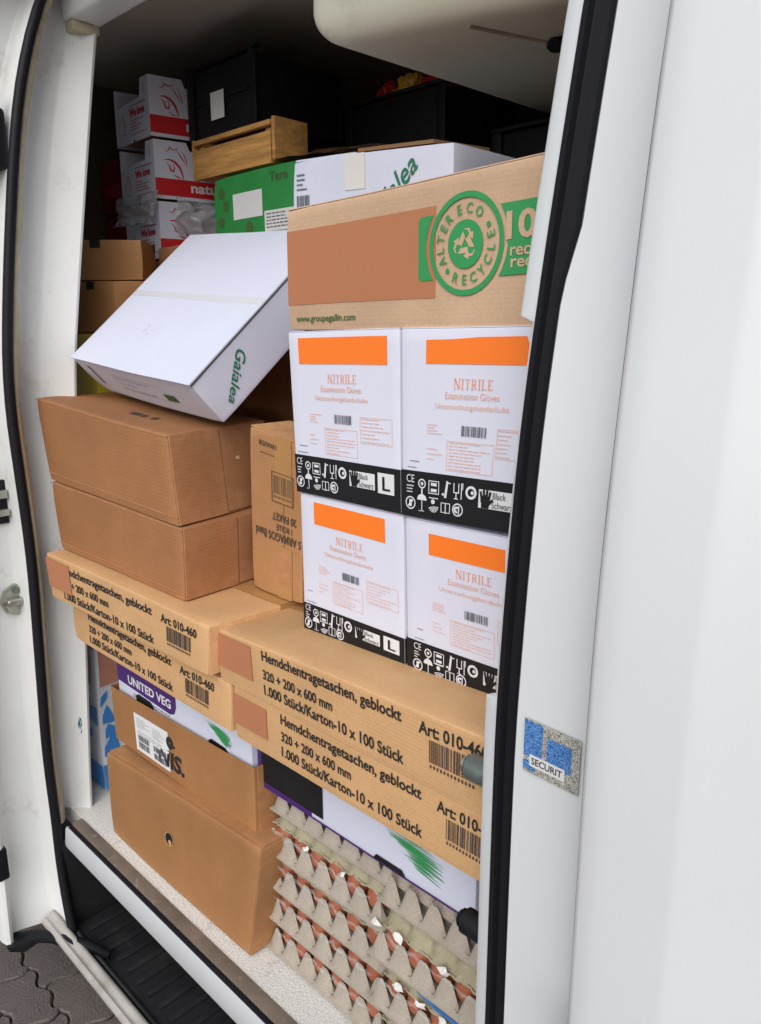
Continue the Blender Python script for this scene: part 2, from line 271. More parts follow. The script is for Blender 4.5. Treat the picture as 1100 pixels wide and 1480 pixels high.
# ---------------------------------------------------------------- lettering (flat outlines made from Blender's own built-in typeface)
_T = {}
def glyphs(s, bold=0.0, shear=0.0):
    k = (s, bold, shear)
    if k not in _T:
        cu = bpy.data.curves.new('t', 'FONT'); cu.body = s; cu.resolution_u = 3; cu.offset = bold; cu.shear = shear; cu.fill_mode = 'BOTH'
        o = bpy.data.objects.new('t', cu); COL.objects.link(o); bpy.context.view_layer.update()
        e = o.evaluated_get(bpy.context.evaluated_depsgraph_get()); me = e.to_mesh()
        v = [tuple(p.co[:2]) for p in me.vertices]; f = [tuple(q.vertices) for q in me.polygons]
        e.to_mesh_clear(); bpy.data.objects.remove(o); bpy.data.curves.remove(cu)
        x0, x1 = min(p[0] for p in v), max(p[0] for p in v); y0, y1 = min(p[1] for p in v), max(p[1] for p in v)
        _T[k] = ([((x - x0) / (x1 - x0), (y - y0) / (y1 - y0)) for x, y in v], f, (x1 - x0) / (y1 - y0))
    return _T[k]
for _s, _b in (('Hemdchentragetaschen, geblockt', .022), ('320 + 200 x 600 mm', .022), ('1.000 Stück/Karton-10 x 100 Stück', .022), ('Art: 010-460', .022)): glyphs(_s, _b)

class Face:
    """a face of a box: bl, br, tr, tl corners; maps (s, t) in 0..1 to a point, following the carton's slight bulges"""
    def __init__(s, q, amp=.0): 
        s.q = [Vector(p) for p in q]; s.n = (s.q[1] - s.q[0]).cross(s.q[3] - s.q[0]).normalized(); s.amp = amp
        s.w = (s.q[1] - s.q[0]).length; s.h = (s.q[3] - s.q[0]).length
    def P(s, a, t, off=0.0):
        q = s.q; p = q[0] * (1 - a) * (1 - t) + q[1] * a * (1 - t) + q[2] * a * t + q[3] * (1 - a) * t
        return p + wob(p, s.amp) + s.n * off
def wob(p, amp):
    if not amp: return Vector((0, 0, 0))
    v = noise.noise_vector(Vector(p) * 3.3 + Vector((3.1, 7.7, 1.3))); return Vector((v[0], v[1], v[2])) * amp
def slab(name, F, s0, s1, t0, t1, thick, m, parent, off=.0005, n=None):
    """thin sheet lying on a face: label, tape, flap or printed block"""
    nu = n or max(2, int(abs(s1 - s0) * F.w / .06) + 2); nv = n or max(2, int(abs(t1 - t0) * F.h / .06) + 2)
    v = []; 
    for k in (off + thick, off):
        for i in range(nu):
            for j in range(nv):
                v.append(F.P(s0 + (s1 - s0) * i / (nu - 1), t0 + (t1 - t0) * j / (nv - 1), k))
    N = nu * nv; f = [tuple(q) for q in grid_faces(nu, nv)]; rim = [i * nv for i in range(nu)] + [(nu - 1) * nv + j for j in range(1, nv)] + [i * nv + nv - 1 for i in range(nu - 2, -1, -1)] + [j for j in range(nv - 2, 0, -1)]
    for a, b in zip(rim, rim[1:] + rim[:1]): f.append((a, a + N, b + N, b))
    return obj(name, v, f, m, parent)
def prism(name, F, pts, thick, m, parent, off=.0):
    """polygon (s, t) cut from board lying on a face"""
    n = len(pts); v = [F.P(a, t, off + thick) for a, t in pts] + [F.P(a, t, off) for a, t in pts]
    f = [tuple(range(n)), tuple(range(2 * n - 1, n - 1, -1))] + [(i, i + n, (i + 1) % n + n, (i + 1) % n) for i in range(n)]
    bm = bmesh.new(); bv = [bm.verts.new(p) for p in v]
    for q in f: bm.faces.new([bv[i] for i in q])
    return bm_obj(name, bm, m, parent)
def letters(name, F, s, rect, m, parent, bold=0.0, shear=0.0, off=.0014, rot=0, into=None):
    g, f, _ = glyphs(s, bold, shear); s0, s1, t0, t1 = rect; v = []
    for x, y in g:
        if rot == 90: x, y = 1 - y, x
        elif rot == 180: x, y = 1 - x, 1 - y
        elif rot == 270: x, y = y, 1 - x
        v.append(F.P(s0 + (s1 - s0) * x, t0 + (t1 - t0) * y, off))
    if into is not None: into.add(v, f); return
    return obj(name, v, f, m, parent)
def script(name, F, s, start, d, length, height, m, parent, off=.0016):
    g, f, _ = glyphs(s, .012, .35); d = Vector(d).normalized(); u = Vector((-d.y, d.x)); v = []
    for x, y in g:
        q = Vector((start[0] * F.w, start[1] * F.h)) + d * (x * length) + u * (y * height * (1.15 - .3 * x)); v.append(F.P(q.x / F.w, q.y / F.h, off))
    return obj(name, v, f, m, parent)
def flat(M, F, pts, off=.0014): M.add([F.P(a, t, off) for a, t in pts], [tuple(range(len(pts)))])
def rect(M, F, s0, s1, t0, t1, off=.0014): flat(M, F, [(s0, t0), (s1, t0), (s1, t1), (s0, t1)], off)
def ring(M, F, cs, ct, r0, r1, off=.0014, n=40, a0=0, a1=360):
    """ring in metres on the face"""
    v = []; full = abs(a1 - a0) >= 360
    for k in range(n + (0 if full else 1)):
        g = R(a0 + (a1 - a0) * k / n)
        for r in (r0, r1): v.append(F.P(cs + r * math.cos(g) / F.w, ct + r * math.sin(g) / F.h, off))
    N = n if full else n + 1
    f = []
    for k in range(n):
        j = (k + 1) % N; f.append((2 * k, 2 * k + 1, 2 * j + 1, 2 * j))
    M.add(v, f)
def barcode(name, F, r, m, parent, n=26, seed=1, digits=True):
    rnd = random.Random(seed); M = Mesh(); s0, s1, t0, t1 = r; s = s0; tb = t0 + (t1 - t0) * (.2 if digits else 0)
    while s < s1:
        bw = (s1 - s0) / n * rnd.choice((.35, .6, 1.0)); rect(M, F, s, min(s + bw, s1), tb, t1); s += bw + (s1 - s0) / n * rnd.choice((.35, .5, .8))
    if digits:
        for k in range(13): rect(M, F, s0 + (s1 - s0) * (k + .2) / 13, s0 + (s1 - s0) * (k + .7) / 13, t0, t0 + (t1 - t0) * .12)
    return M.out(name, m, parent)
def stroke(M, F, pts, wd, off=.0014, taper=False):
    """drawn line: (s, t) points, width in metres"""
    P = [Vector((a * F.w, t * F.h)) for a, t in pts]; v = []
    for i, p in enumerate(P):
        d = (P[min(i + 1, len(P) - 1)] - P[max(i - 1, 0)]).normalized(); nn = Vector((-d.y, d.x)); k = wd / 2 * ((1 - .8 * abs(2 * i / (len(P) - 1) - 1)) if taper else 1)
        for sg in (1, -1):
            q = p + nn * k * sg; v.append(F.P(q.x / F.w, q.y / F.h, off))
    M.add(v, [(2 * i, 2 * i + 1, 2 * i + 3, 2 * i + 2) for i in range(len(P) - 1)])
def hexbox(name, q, d, m, parent, amp=.002, bev=.0028, n=9, faces='fbrltu', dent=0.0):
    """carton body from its front face and depth"""
    f4 = [Vector(p) for p in q]; d = Vector(d); b4 = [p + d for p in f4]
    quads = dict(f=f4, b=[b4[1], b4[0], b4[3], b4[2]], r=[f4[1], b4[1], b4[2], f4[2]], l=[b4[0], f4[0], f4[3], b4[3]], t=[f4[3], f4[2], b4[2], b4[3]], u=[b4[0], b4[1], f4[1], f4[0]])
    bm = bmesh.new()
    for k in faces:
        F = Face(quads[k], amp); g = [[bm.verts.new(F.P(i / n, j / n)) for j in range(n + 1)] for i in range(n + 1)]
        for i in range(n):
            for j in range(n): bm.faces.new((g[i][j], g[i + 1][j], g[i + 1][j + 1], g[i][j + 1]))
    bmesh.ops.remove_doubles(bm, verts=bm.verts, dist=1e-4); bmesh.ops.recalc_face_normals(bm, faces=bm.faces); bm.normal_update()
    if dent:
        ctr = sum(f4 + b4, Vector()) / 8; rd = random.Random(int(abs(ctr.x * 9173 + ctr.z * 5113)))
        for c_ in f4 + b4:
            k = dent * rd.uniform(.2, 1.0); dr = (ctr - c_).normalized() * k
            for v_ in bm.verts:
                w_ = 1 - (v_.co - c_).length / .055
                if w_ > 0: v_.co += dr * w_ * w_
    if bev:
        ed = [e for e in bm.edges if len(e.link_faces) == 2 and e.calc_face_angle() > .9]
        bmesh.ops.bevel(bm, geom=ed, offset=bev, segments=2, profile=.6, affect='EDGES')
    o = bm_obj(name, bm, m, parent, auto=50)
    return o, {k: Face(v, amp) for k, v in quads.items()}
def carton(name, label, key=None, m=None, group=None, q=None, d=None, amp=.002, cat='box', n=12, bev=.0028, dent=.006, faces='fbrltu'):
    if key: q, d = BX[key]['q'], BX[key]['d']
    c = (Vector(q[0]) + Vector(q[1]) + Vector(d)) / 2; c.z = min(p[2] for p in q[:2])
    t = thing(name, label, cat, c, group); b, F = hexbox('body', q, d, m, t, amp, bev, n, faces, dent); F['body'] = b
    return t, F
def seam(F, t, s, m, t0=0, t1=1, wd=.003, name='seam'):
    return slab(name, F, s - wd / F.w / 2, s + wd / F.w / 2, t0, t1, .0003, m, t, off=.0006)

# ================================================================ SETTING: ground
GZ = -.60
ground = obj('ground', [(-60, -60, GZ - .02), (60, -60, GZ - .02), (60, 60, GZ - .02), (-60, 60, GZ - .02)], [(0, 1, 2, 3)], m_ground); tag(ground, 'dark brown interlocking concrete paving under the van', None, None, 'structure')
pw, ph, gap = .205, .112, .0045
def pv_mesh():
    bm = bmesh.new(); out = []; N = 10
    fx = lambda y: .011 * math.sin(2 * math.pi * y / ph); fy = lambda x: .011 * math.sin(2 * math.pi * x / (pw / 2))
    for i in range(N): x = -pw / 2 + gap / 2 + (pw - gap) * i / N; out.append((x, -ph / 2 + gap / 2 + fy(x)))
    for i in range(N): y = -ph / 2 + gap / 2 + (ph - gap) * i / N; out.append((pw / 2 - gap / 2 + fx(y), y))
    for i in range(N): x = pw / 2 - gap / 2 - (pw - gap) * i / N; out.append((x, ph / 2 - gap / 2 + fy(x)))
    for i in range(N): y = ph / 2 - gap / 2 - (ph - gap) * i / N; out.append((-pw / 2 + gap / 2 + fx(y), y))
    rings = []
    for z, k in ((-.03, 1.0), (-.005, 1.0), (0, .955)): rings.append([bm.verts.new((x * k, y * (k if k == 1 else .93), z)) for x, y in out])
    for a, b in zip(rings, rings[1:]):
        for i in range(len(out)): j = (i + 1) % len(out); bm.faces.new((a[i], a[j], b[j], b[i]))
    bm.faces.new(rings[-1]); me = bpy.data.meshes.new('paver'); bm.to_mesh(me); bm.free(); me.materials.append(m_paver); return me
pvm = pv_mesh(); rnd = random.Random(3)
for j in range(12):
    for i in range(8):
        o = bpy.data.objects.new('paver', pvm); COL.objects.link(o); o.parent = ground
        o.location = (-2.75 + i * pw + (j % 2) * pw / 2, -.10 + j * ph, GZ + rnd.uniform(-.003, .003)); o.rotation_euler = (rnd.uniform(-.02, .02), rnd.uniform(-.02, .02), rnd.uniform(-.012, .012))

# ================================================================ the van
van = thing('van', 'white panel van with its side door slid open on a packed load bay', 'van', (-1.1, 1.5, GZ))
FS = [(-.30, .640), (-.01, .646), (.2, .640), (.45, .648), (.7, .655), (.9, .648), (1.08, .642), (1.3, .667), (1.6, .712), (1.76, .748), (1.87, .790), (1.97, .84)]
FC = [(0, .684), (.35, .697), (.7, .702), (1.02, .706), (1.14, .713), (1.32, .740), (1.58, .781), (1.745, .816), (1.84, .842), (1.96, .88)]
FI = [(0, .750), (.23, .764), (.49, .78), (.757, .794), (1.1, .809), (1.25, .83), (1.43, .859), (1.6, .887), (1.76, .913), (1.96, .95)]
FR = [(-.45, .640), (0, .648), (.365, .651), (.64, .649), (.78, .649), (.947, .659), (1.10, .673), (1.255, .699), (1.389, .726), (1.519, .753), (1.7, .795), (1.97, .87)]
FD = [(-.45, .566), (0, .574), (.53, .578), (.79, .576), (.904, .577), (1.0, .581), (1.1, .589), (1.2, .600), (1.28, .608), (1.37, .619), (1.45, .632), (1.6, .66), (1.97, .74)]
def smooth_tab(tab, z, h=.09): return sum(lerp_tab(tab, z + h * k / 2) for k in (-2, -1, 0, 1, 2)) / 5
zs = [i * .05 for i in range(0, 40)]
def sec_b(z):
    fs, fc, fi = smooth_tab(FS, z), smooth_tab(FC, z), smooth_tab(FI, z); fc *= 1.0286; fi *= .987
    return [(-1.84, fi + .006, z), (-1.775, fi + .005, z), (-1.767, fi + .002, z), (-1.765, fi - .004, z), (-1.796, fc + .006, z), (-1.799, fc, z), (-1.806, fc - .005, z), (-1.824, fc - .30 * (fc - fs), z), (-1.826, fc - .45 * (fc - fs), z), (-1.806, fs + .034, z), (-1.780, fs + .029, z), (-1.772, fs + .026, z)]
loft('door_pillar', [sec_b(z) for z in zs], m_van_in, van)
loft('pillar_flange', [[(-1.785, smooth_tab(FS, z) + .030 + .0015 * math.sin(z * 31), z), (-1.764, smooth_tab(FS, z) + .026 + .0015 * math.sin(z * 23), z), (-1.754, smooth_tab(FS, z) + .016, z), (-1.756, smooth_tab(FS, z), z)] for z in zs], m_cream, van)
zz = [-.30 + i * .05 for i in range(0, 46)]
def sec_seal(z):
    fs = smooth_tab(FS, z); dx = .05 * max(0, (-z - .06) / .24) ** 1.6
    return [(-1.752 + dx + .011 * math.cos(g), fs - .002 + .0115 * math.sin(g), z) for g in [2 * math.pi * k / 12 for k in range(12)]]
loft('door_seal', [sec_seal(z) for z in zz], m_rubber, van, wrap=True)
def sec_jamb(z):
    fs = smooth_tab(FS, z); dx = .06 * max(0, (-z - .02) / .28) ** 1.5
    return [(x + dx * k, fs + y, z) for x, y, k in ((-1.760, -.004, 1), (-1.775, -.004, 1), (-1.830, -.004, 1), (-1.844, -.007, .9), (-1.848, -.015, .6), (-1.848, -.085, .2), (-1.838, -.102, 0), (-1.822, -.108, 0), (-1.808, -.112, 0), (-1.803, -.120, 0), (-1.808, -.129, 0), (-1.826, -.134, 0), (-1.95, -.138, 0), (-3.4, -.138, 0))]
loft('front_side_panel', [sec_jamb(z) for z in zz], m_van_in, van, auto=60)
lr = box('lock_recess', (-1.850, .575, .765), (-1.838, .644, .868), m_rubber, van, .003)
box('lock_bar', (-1.8375, .580, .785), (-1.824, .643, .801), m_metal, lr, .003); box('lock_bar', (-1.8375, .580, .826), (-1.826, .643, .846), m_metal, lr, .003); box('lock_bar', (-1.8375, .596, .803), (-1.830, .606, .825), m_pin, lr, .002)
# round striker plate on the jamb
st_ = bm_obj('striker', cyl_bm((-1.850, .638, .577), (.016, .003, 0), .039, 8, .004), m_metal, van, auto=40)
bm_obj('striker_bar', box_bm((-1.8335, .612, .567), (-1.815, .662, .585), .006, 3), m_metal, st_, auto=40); bm_obj('screw', cyl_bm((-1.835, .638, .602), (.005, 0, 0), .009, 12, .001), m_pin, st_, auto=40)
# upper hinge block
bm_obj('hinge_cover', box_bm((-1.83, .60, 1.535), (-1.775, .706, 1.655), .012, 3), m_rubber, van, auto=40); bm_obj('screw', cyl_bm((-1.80, .69, 1.675), (.012, -.006, 0), .016, 12, .002), m_rubber, van, auto=40)
box('latch', (-1.83, .508, -.115), (-1.799, .538, -.03), m_rubber, van, .006)
# black guide arm at the foot of the pillar
tube('guide_arm', [(-1.86, .545, -.345), (-1.83, .56, -.335), (-1.79, .582, -.305), (-1.74, .603, -.292), (-1.69, .620, -.285), (-1.63, .640, -.27), (-1.56, .665, -.272)], [.024, .024, .017, .015, .016, .013, .009], m_rubber, van, 12)
# header beam and roof
hb = box('header_beam', (-1.805, .857, 1.858), (-.40, .934, 1.957), m_van_in, van, .012, 3)
box('sealant', (-1.80, .862, 1.838), (-1.765, .925, 1.8575), m_cream, van, .004)
box('roof', (-2.6, .80, 1.958), (1.45, 2.62, 2.02), m_roof_in, van, .0)
box('roof_rail', (-3.4, .66, 1.965), (1.45, .80, 2.02), m_van, van, .01)
box('far_wall', (-2.6, 2.45, -.1), (1.45, 2.52, 1.957), m_wall_in, van, .0)
box('bulkhead', (-2.6, .84, -.1), (-2.50, 2.449, 1.957), m_wall_in, van, .0)
box('rear_wall', (1.35, .70, -.1), (1.45, 2.449, 1.957), m_wall_in, van, .0)
# overhead locker / liner above the opening
bm = bmesh.new(); out = [(-1.116, .955), (-.99, 1.000), (-.81, 1.054), (-.52, 1.152), (-.2, 1.25), (.9, 1.40), (.9, 2.40), (-1.045, 2.40)]
top = [bm.verts.new((x, y, 1.956)) for x, y in out]; bot = [bm.verts.new((x, y, 1.681)) for x, y in out]
bm.faces.new(top); bm.faces.new(bot[::-1])
for i in range(len(out)): j = (i + 1) % len(out); bm.faces.new((top[i], bot[i], bot[j], top[j]))
bmesh.ops.recalc_face_normals(bm, faces=bm.faces); bm.normal_update()
bmesh.ops.bevel(bm, geom=[e for e in bm.edges if len(e.link_faces) == 2 and e.calc_face_angle() > .5 and min(v.co.z for v in e.verts) < 1.75], offset=.045, segments=6, profile=.5, affect='EDGES')
lk = bm_obj('overhead_liner', bm, m_liner, van, auto=35)
tube('liner_seam', [(-.86, 1.09, 1.6805), (-.81, 1.235, 1.6805), (-.765, 1.39, 1.6805), (-.73, 1.56, 1.6805)], .004, m_roof_in, lk, 6)
bm_obj('rubber_stop', cyl_bm((-.79, 1.243, 1.681), (0, 0, -.016), .019, 14, .004), m_rubber, lk, auto=40)
# load floor, sill and step
fl = box('load_floor', (-2.5, .7015, -.05), (1.35, 2.45, 0), m_floor, van, .0)
box('floor_edge', (-1.735, .6755, -.03), (-.30, .7010, .0025), m_dirtstrip, van, .001)
box('rubber_strip', (-1.735, .6655, -.03), (-.30, .6750, -.004), m_rubber, van, .002)
loft('sill_strip', [[(x, .6735, -.012), (x, .6650, -.008), (x, .6610, -.012), (x, .6560, -.056), (x, .6590, -.064), (x, .69, -.066)] for x in (-1.745, -1.2, -.7, -.25)], m_alu, van)
box('step_well', (-1.74, .66, -.33), (-.25, .93, -.301), m_black_plastic, van, .0)
box('step_riser', (-1.74, .90, -.300), (-.25, .93, -.055), m_black_plastic, van, .0)
box('step_side', (-1.80, .645, -.32), (-1.741, .93, -.052), m_black_plastic, van, .0)
stp = box('step_tread', (-1.735, .635, -.302), (-.26, .895, -.288), m_black_plastic, van, .003)
for k in range(30):
    x = -1.70 + k * .048
    box('tread_rib', (x, .675, -.2885), (x + .016, .80, -.2805), m_black_plastic, stp, .002)
tube('tread_nosing', [(-1.735, .648, -.286), (-1.2, .648, -.286), (-.26, .648, -.286)], .007, m_black_plastic, stp, 8)
loft('lower_sill', [[(x, .640, -.300), (x, .634, -.270), (x, .629, -.2635), (x, .621, -.264), (x, .617, -.272), (x, .611, -.273), (x, .606, -.270), (x, .599, -.274), (x, .597, -.284), (x, .606, -.297), (x, .66, -.33), (x, .75, -.36)] for x in (-1.80, -1.5, -1.2, -.9, -.5, -.2, 1.4)], m_sill, van, auto=60)
box('underbody', (-3.4, .80, -.44), (1.4, 2.5, -.362), m_rubber, van, .0)
# rear edge of the opening
zc = [-.30 + i * .05 for i in range(0, 46)]
def flange(z): return .016 if z > 1.216 else (.0 if z > .80 else .013)
zc2 = sorted(zc + [1.210, 1.2165, 1.225, .793, .803, .812])
loft('rear_pillar_flange', [[(-.40, smooth_tab(FR, z, .05) + .040, z), (-.452, smooth_tab(FR, z, .05) + .040, z), (-.455 - flange(z), smooth_tab(FR, z, .05) + .014, z), (-.458 - flange(z), smooth_tab(FR, z, .05) + .006, z), (-.453 - flange(z), smooth_tab(FR, z, .05) + .001, z), (-.447, smooth_tab(FR, z, .05) - .001, z)] for z in zc2], m_van, van, auto=50)
def pl(z): return -.420 if z < 1.245 else (-.409 if z > 1.27 else -.420 + .011 * (z - 1.245) / .025)
loft('rear_door_seal', [[(x if i < 7 else pl(z) + (x + .420), smooth_tab(FR, z, .05) + y, z) for i, (x, y) in enumerate(((-.4495, .006), (-.4505, .001), (-.4470, -.0075), (-.4395, -.0095), (-.4365, -.0025), (-.4335, -.0020), (-.4310, -.0085), (-.4255, -.0090), (-.4215, -.003), (-.408, -.002)))] for z in zc2], m_rubber, van, auto=28)
def dd(z): return smooth_tab(FD, z, .05)
rp = loft('rear_side_panel', [[(pl(z), smooth_tab(FR, z, .05) + .006, z), (pl(z), smooth_tab(FR, z, .05) - .008, z), (pl(z) + .005, smooth_tab(FR, z, .05) - .0145, z), (-.36, smooth_tab(FR, z, .05) - .0185, z), (-.32, smooth_tab(FR, z, .05) - .0205, z), (-.29, smooth_tab(FR, z, .05) - .0195, z), (-.25, smooth_tab(FR, z, .05) - .010, z), (1.4, smooth_tab(FR, z, .05), z)] for z in zc2 if z > -.3], m_van, van, auto=40)
loft('seam_shadow_strip', [[(-.296, dd(z) + .020, z), (-.3060, dd(z) + .018, z), (-.3072, dd(z) + .012, z), (-.3060, dd(z) + .006, z), (-.3005, dd(z) + .0020, z)] for z in zc2 if z > -.3], m_seam_shade, van)  # added dark strip on the door edge, imitates the shadow gap at the seam
sdr = loft('sliding_door', [[(x, dd(z) + y, z) for x, y in ((1.3, .040), (-.27, .030), (-.289, .022), (-.299, .010), (-.3015, .0), (-.299, -.007), (-.293, -.0105), (-.27, -.013), (-.212, -.018), (-.203, -.0185), (-.196, -.0165), (1.3, -.022))] for z in zc2 if z > -.3], m_van, van, auto=60)
bm_obj('door_handle', box_bm((-.315, .545, .488), (-.22, .572, .520), .010, 3), m_rubber, sdr, auto=40)
for z, mm in ((.690, m_pin), (.472, m_rubber)):
    pn = bm_obj('guide_pin', cyl_bm((-.468, .672, z), (-.036, .0, 0), .0165, 20, .003), mm, van, auto=40); bm_obj('pin_tip', cyl_bm((-.503, .672, z), (-.008, 0, 0), .012, 20, .003), m_metal if mm is m_pin else m_rubber, pn, auto=40)
# sticker on the rear panel
SF = Face([(-.4015, .6322, .7475), (-.334, .6284, .7475), (-.334, .6284, .8075), (-.4015, .6322, .8075)])
stk = slab('sticker', SF, 0, 1, 0, 1, .0006, m_stick_grey, van, off=.0012)
slab('sticker_print', SF, .0, .34, .30, .98, .0002, m_stick_blue, stk, off=.0020); slab('sticker_print', SF, .42, .86, .30, .80, .0002, m_stick_blue, stk, off=.0020); slab('sticker_print', SF, .0, .22, .05, .22, .0002, m_stick_blue, stk, off=.0020)
slab('sticker_print', SF, .12, .76, .14, .36, .0002, m_label, stk, off=.0024); letters('lettering', SF, 'SECURIT', (.16, .72, .19, .32), m_ink_soft, stk, .02, off=.0030)
# wear on the paint
M = Mesh(); F0 = Face([(-1.80, .78, .25), (-1.757, .70, .25), (-1.757, .70, .33), (-1.80, .78, .33)])
SR = Face([(-.39, .6355, .405), (-.33, .6330, .405), (-.33, .6330, .445), (-.39, .6355, .445)]); rnd = random.Random(5)
for k in range(26):
    a, t, l = rnd.uniform(.25, .7), rnd.uniform(.3, .75), rnd.uniform(.03, .14); stroke(M, SR, [(a, t), (a + l, t + rnd.uniform(-.15, .15))], rnd.uniform(.0008, .0025), .004)
M.out('scratch', m_rust, rp)
M = Mesh(); PF = Face([(-1.788, .780, .18), (-1.757, .702, .18), (-1.757, .704, .26), (-1.788, .784, .26)])
for k in range(10):
    a, t = rnd.uniform(.45, .7), rnd.uniform(.2, .8); stroke(M, PF, [(a, t), (a + rnd.uniform(-.06, .06), t + rnd.uniform(.05, .2))], .003, .003)
M.out('paint_mark', m_teal, van)

# ================================================================ load: cartons
def bag_print(t, F, l, variant):
    """lettering of the carrier-bag cartons"""
    s0, s1, s2 = l['s']; y = l['y']
    letters('lettering', F, 'Hemdchentragetaschen, geblockt', (s0, s1, y[0], y[0] + .235), m_ink, t, .022)
    letters('lettering', F, '320 + 200 x 600 mm', (s0, s0 + (s1 - s0) * .545, y[1], y[1] + .175), m_ink, t, .022)
    letters('lettering', F, '1.000 Stück/Karton-10 x 100 Stück', (s0, s1 + .005, y[2], y[2] + .185), m_ink, t, .022)
    letters('lettering', F, 'Art: 010-460', (s2, s2 + .185, y[0] + .02, y[0] + .20), m_ink, t, .022)
    barcode('barcode', F, (s2 + .03, s2 + .155, y[0] - .40, y[0] - .02), m_ink_soft, t, 24, variant)
BL = 'tan bag carton with black lettering, '
gb = 'carrier bag cartons with black lettering'
for key, lab, l in (('L2', BL + 'lower of the pair under the two plain brown cartons', dict(s=(.13, .685, .735), y=(.63, .395, .13))),
                    ('R2', BL + 'resting on the white and purple crate above the eggs', dict(s=(.232, .77, .818), y=(.69, .44, .16))),
                    ('L1', BL + 'directly beneath the two plain brown cartons', dict(s=(.115, .71, .76), y=(.64, .39, .10))),
                    ('R1', BL + 'directly beneath the four glove cartons', dict(s=(.215, .72, .77), y=(.70, .43, .155)))):
    t, F = carton('bag_carton', lab, key, m_card_tan, gb, amp=.003)
    bag_print(t, F['f'], l, hash(key) % 7 + 1 if False else len(lab))
    # taped flaps on the top and the end
    Fr, Ft = F['r'], F['t']
    slab('tape', Ft, .0, 1, .42, .56, .0003, m_card_tape, t, off=.0012)
    slab('tape', Fr, .42, .56, .25, 1, .0003, m_card_tape, t, off=.0012)
    slab('flap', Fr, .005, .485, .02, .98, .0010, m_card_tan, t, off=.0001); slab('flap', Fr, .495, .995, .02, .98, .0010, m_card_tan, t, off=.0001)
    if 'patch' in PR.get(key, {}):
        p = PR[key]['patch']; hi = {'R1': (.30, .93), 'R2': (.30, .86), 'L1': (.25, .91)}[key]
        slab('printed_block', F['f'], max(.002, p[0]), min(p[1], .18), hi[0], hi[1], .0001, m_patch, t, off=.0016)

# glove cartons
def serif_nitrile(M, F, r):
    """the word NITRILE in thin roman capitals"""
    s0, s1, t0, t1 = r; n = 7; adv = {'N': 1.25, 'I': .62, 'T': 1.05, 'R': 1.12, 'L': 1.0, 'E': 1.0}; tot = sum(adv[c] for c in 'NITRILE'); x = s0; u = (s1 - s0) / tot; T = lambda y: t0 + (t1 - t0) * y
    k = .13; th = .055
    for ch in 'NITRILE':
        a = adv[ch] * u; g = a * .12; X = lambda f: x + g + (a - 2 * g) * f; W = u
        def bar(f, wd): rect(M, F, X(f) - wd * W / 2, X(f) + wd * W / 2, t0, t1)
        def ser(f, y, wd=.34): rect(M, F, X(f) - wd * W / 2, X(f) + wd * W / 2, T(y) - (t1 - t0) * .03, T(y) + (t1 - t0) * .03)
        if ch == 'N':
            bar(.08, .07); bar(.92, .07); flat(M, F, [(X(.05), t1), (X(.25), t1), (X(.95), t0), (X(.75), t0)]); ser(.08, 0); ser(.05, 1); ser(.92, 1)
        elif ch == 'I': bar(.5, k); ser(.5, 0, .4); ser(.5, 1, .4)
        elif ch == 'T': bar(.5, k); ser(.5, 0, .4); rect(M, F, X(0), X(1), T(.95), t1); rect(M, F, X(0), X(.05), T(.75), t1); rect(M, F, X(.95), X(1), T(.75), t1)
        elif ch == 'R':
            bar(.18, k); ser(.18, 0, .34); rect(M, F, X(.18), X(.7), T(.95), t1); rect(M, F, X(.18), X(.7), T(.47), T(.53)); rect(M, F, X(.7), X(.84), T(.52), T(.96)); flat(M, F, [(X(.42), T(.5)), (X(.6), T(.5)), (X(1), t0), (X(.82), t0)])
        elif ch == 'L': bar(.2, k); ser(.2, 1, .36); rect(M, F, X(.0), X(1), t0, T(.055)); rect(M, F, X(.94), X(1), t0, T(.26))
        elif ch == 'E':
            bar(.2, k); rect(M, F, X(0), X(1), t0, T(.055)); rect(M, F, X(0), X(.95), T(.945), t1); rect(M, F, X(.2), X(.75), T(.48), T(.53)); rect(M, F, X(.94), X(1), t0, T(.26)); rect(M, F, X(.89), X(.95), T(.76), t1)
        x += a
def fine_lines(M, F, r, n, seed, frame=False, wd=.0011):
    rnd = random.Random(seed); s0, s1, t0, t1 = r; dt = (t1 - t0) / n
    for k in range(n):
        y = t1 - (k + .6) * dt; x = s0 + (.0 if not frame else (s1 - s0) * .05); e = s0 + (s1 - s0) * rnd.choice((.45, .6, .75, .92))
        while x < e:
            l = (s1 - s0) * rnd.uniform(.05, .16); rect(M, F, x, min(x + l, e), y, y + wd / F.h); x += l + (s1 - s0) * .022
    if frame:
        w1, h1 = .0006 / F.w, .0006 / F.h
        rect(M, F, s0, s1, t0, t0 + h1); rect(M, F, s0, s1, t1 - h1, t1); rect(M, F, s0, s0 + w1, t0, t1); rect(M, F, s1 - w1, s1, t0, t1)
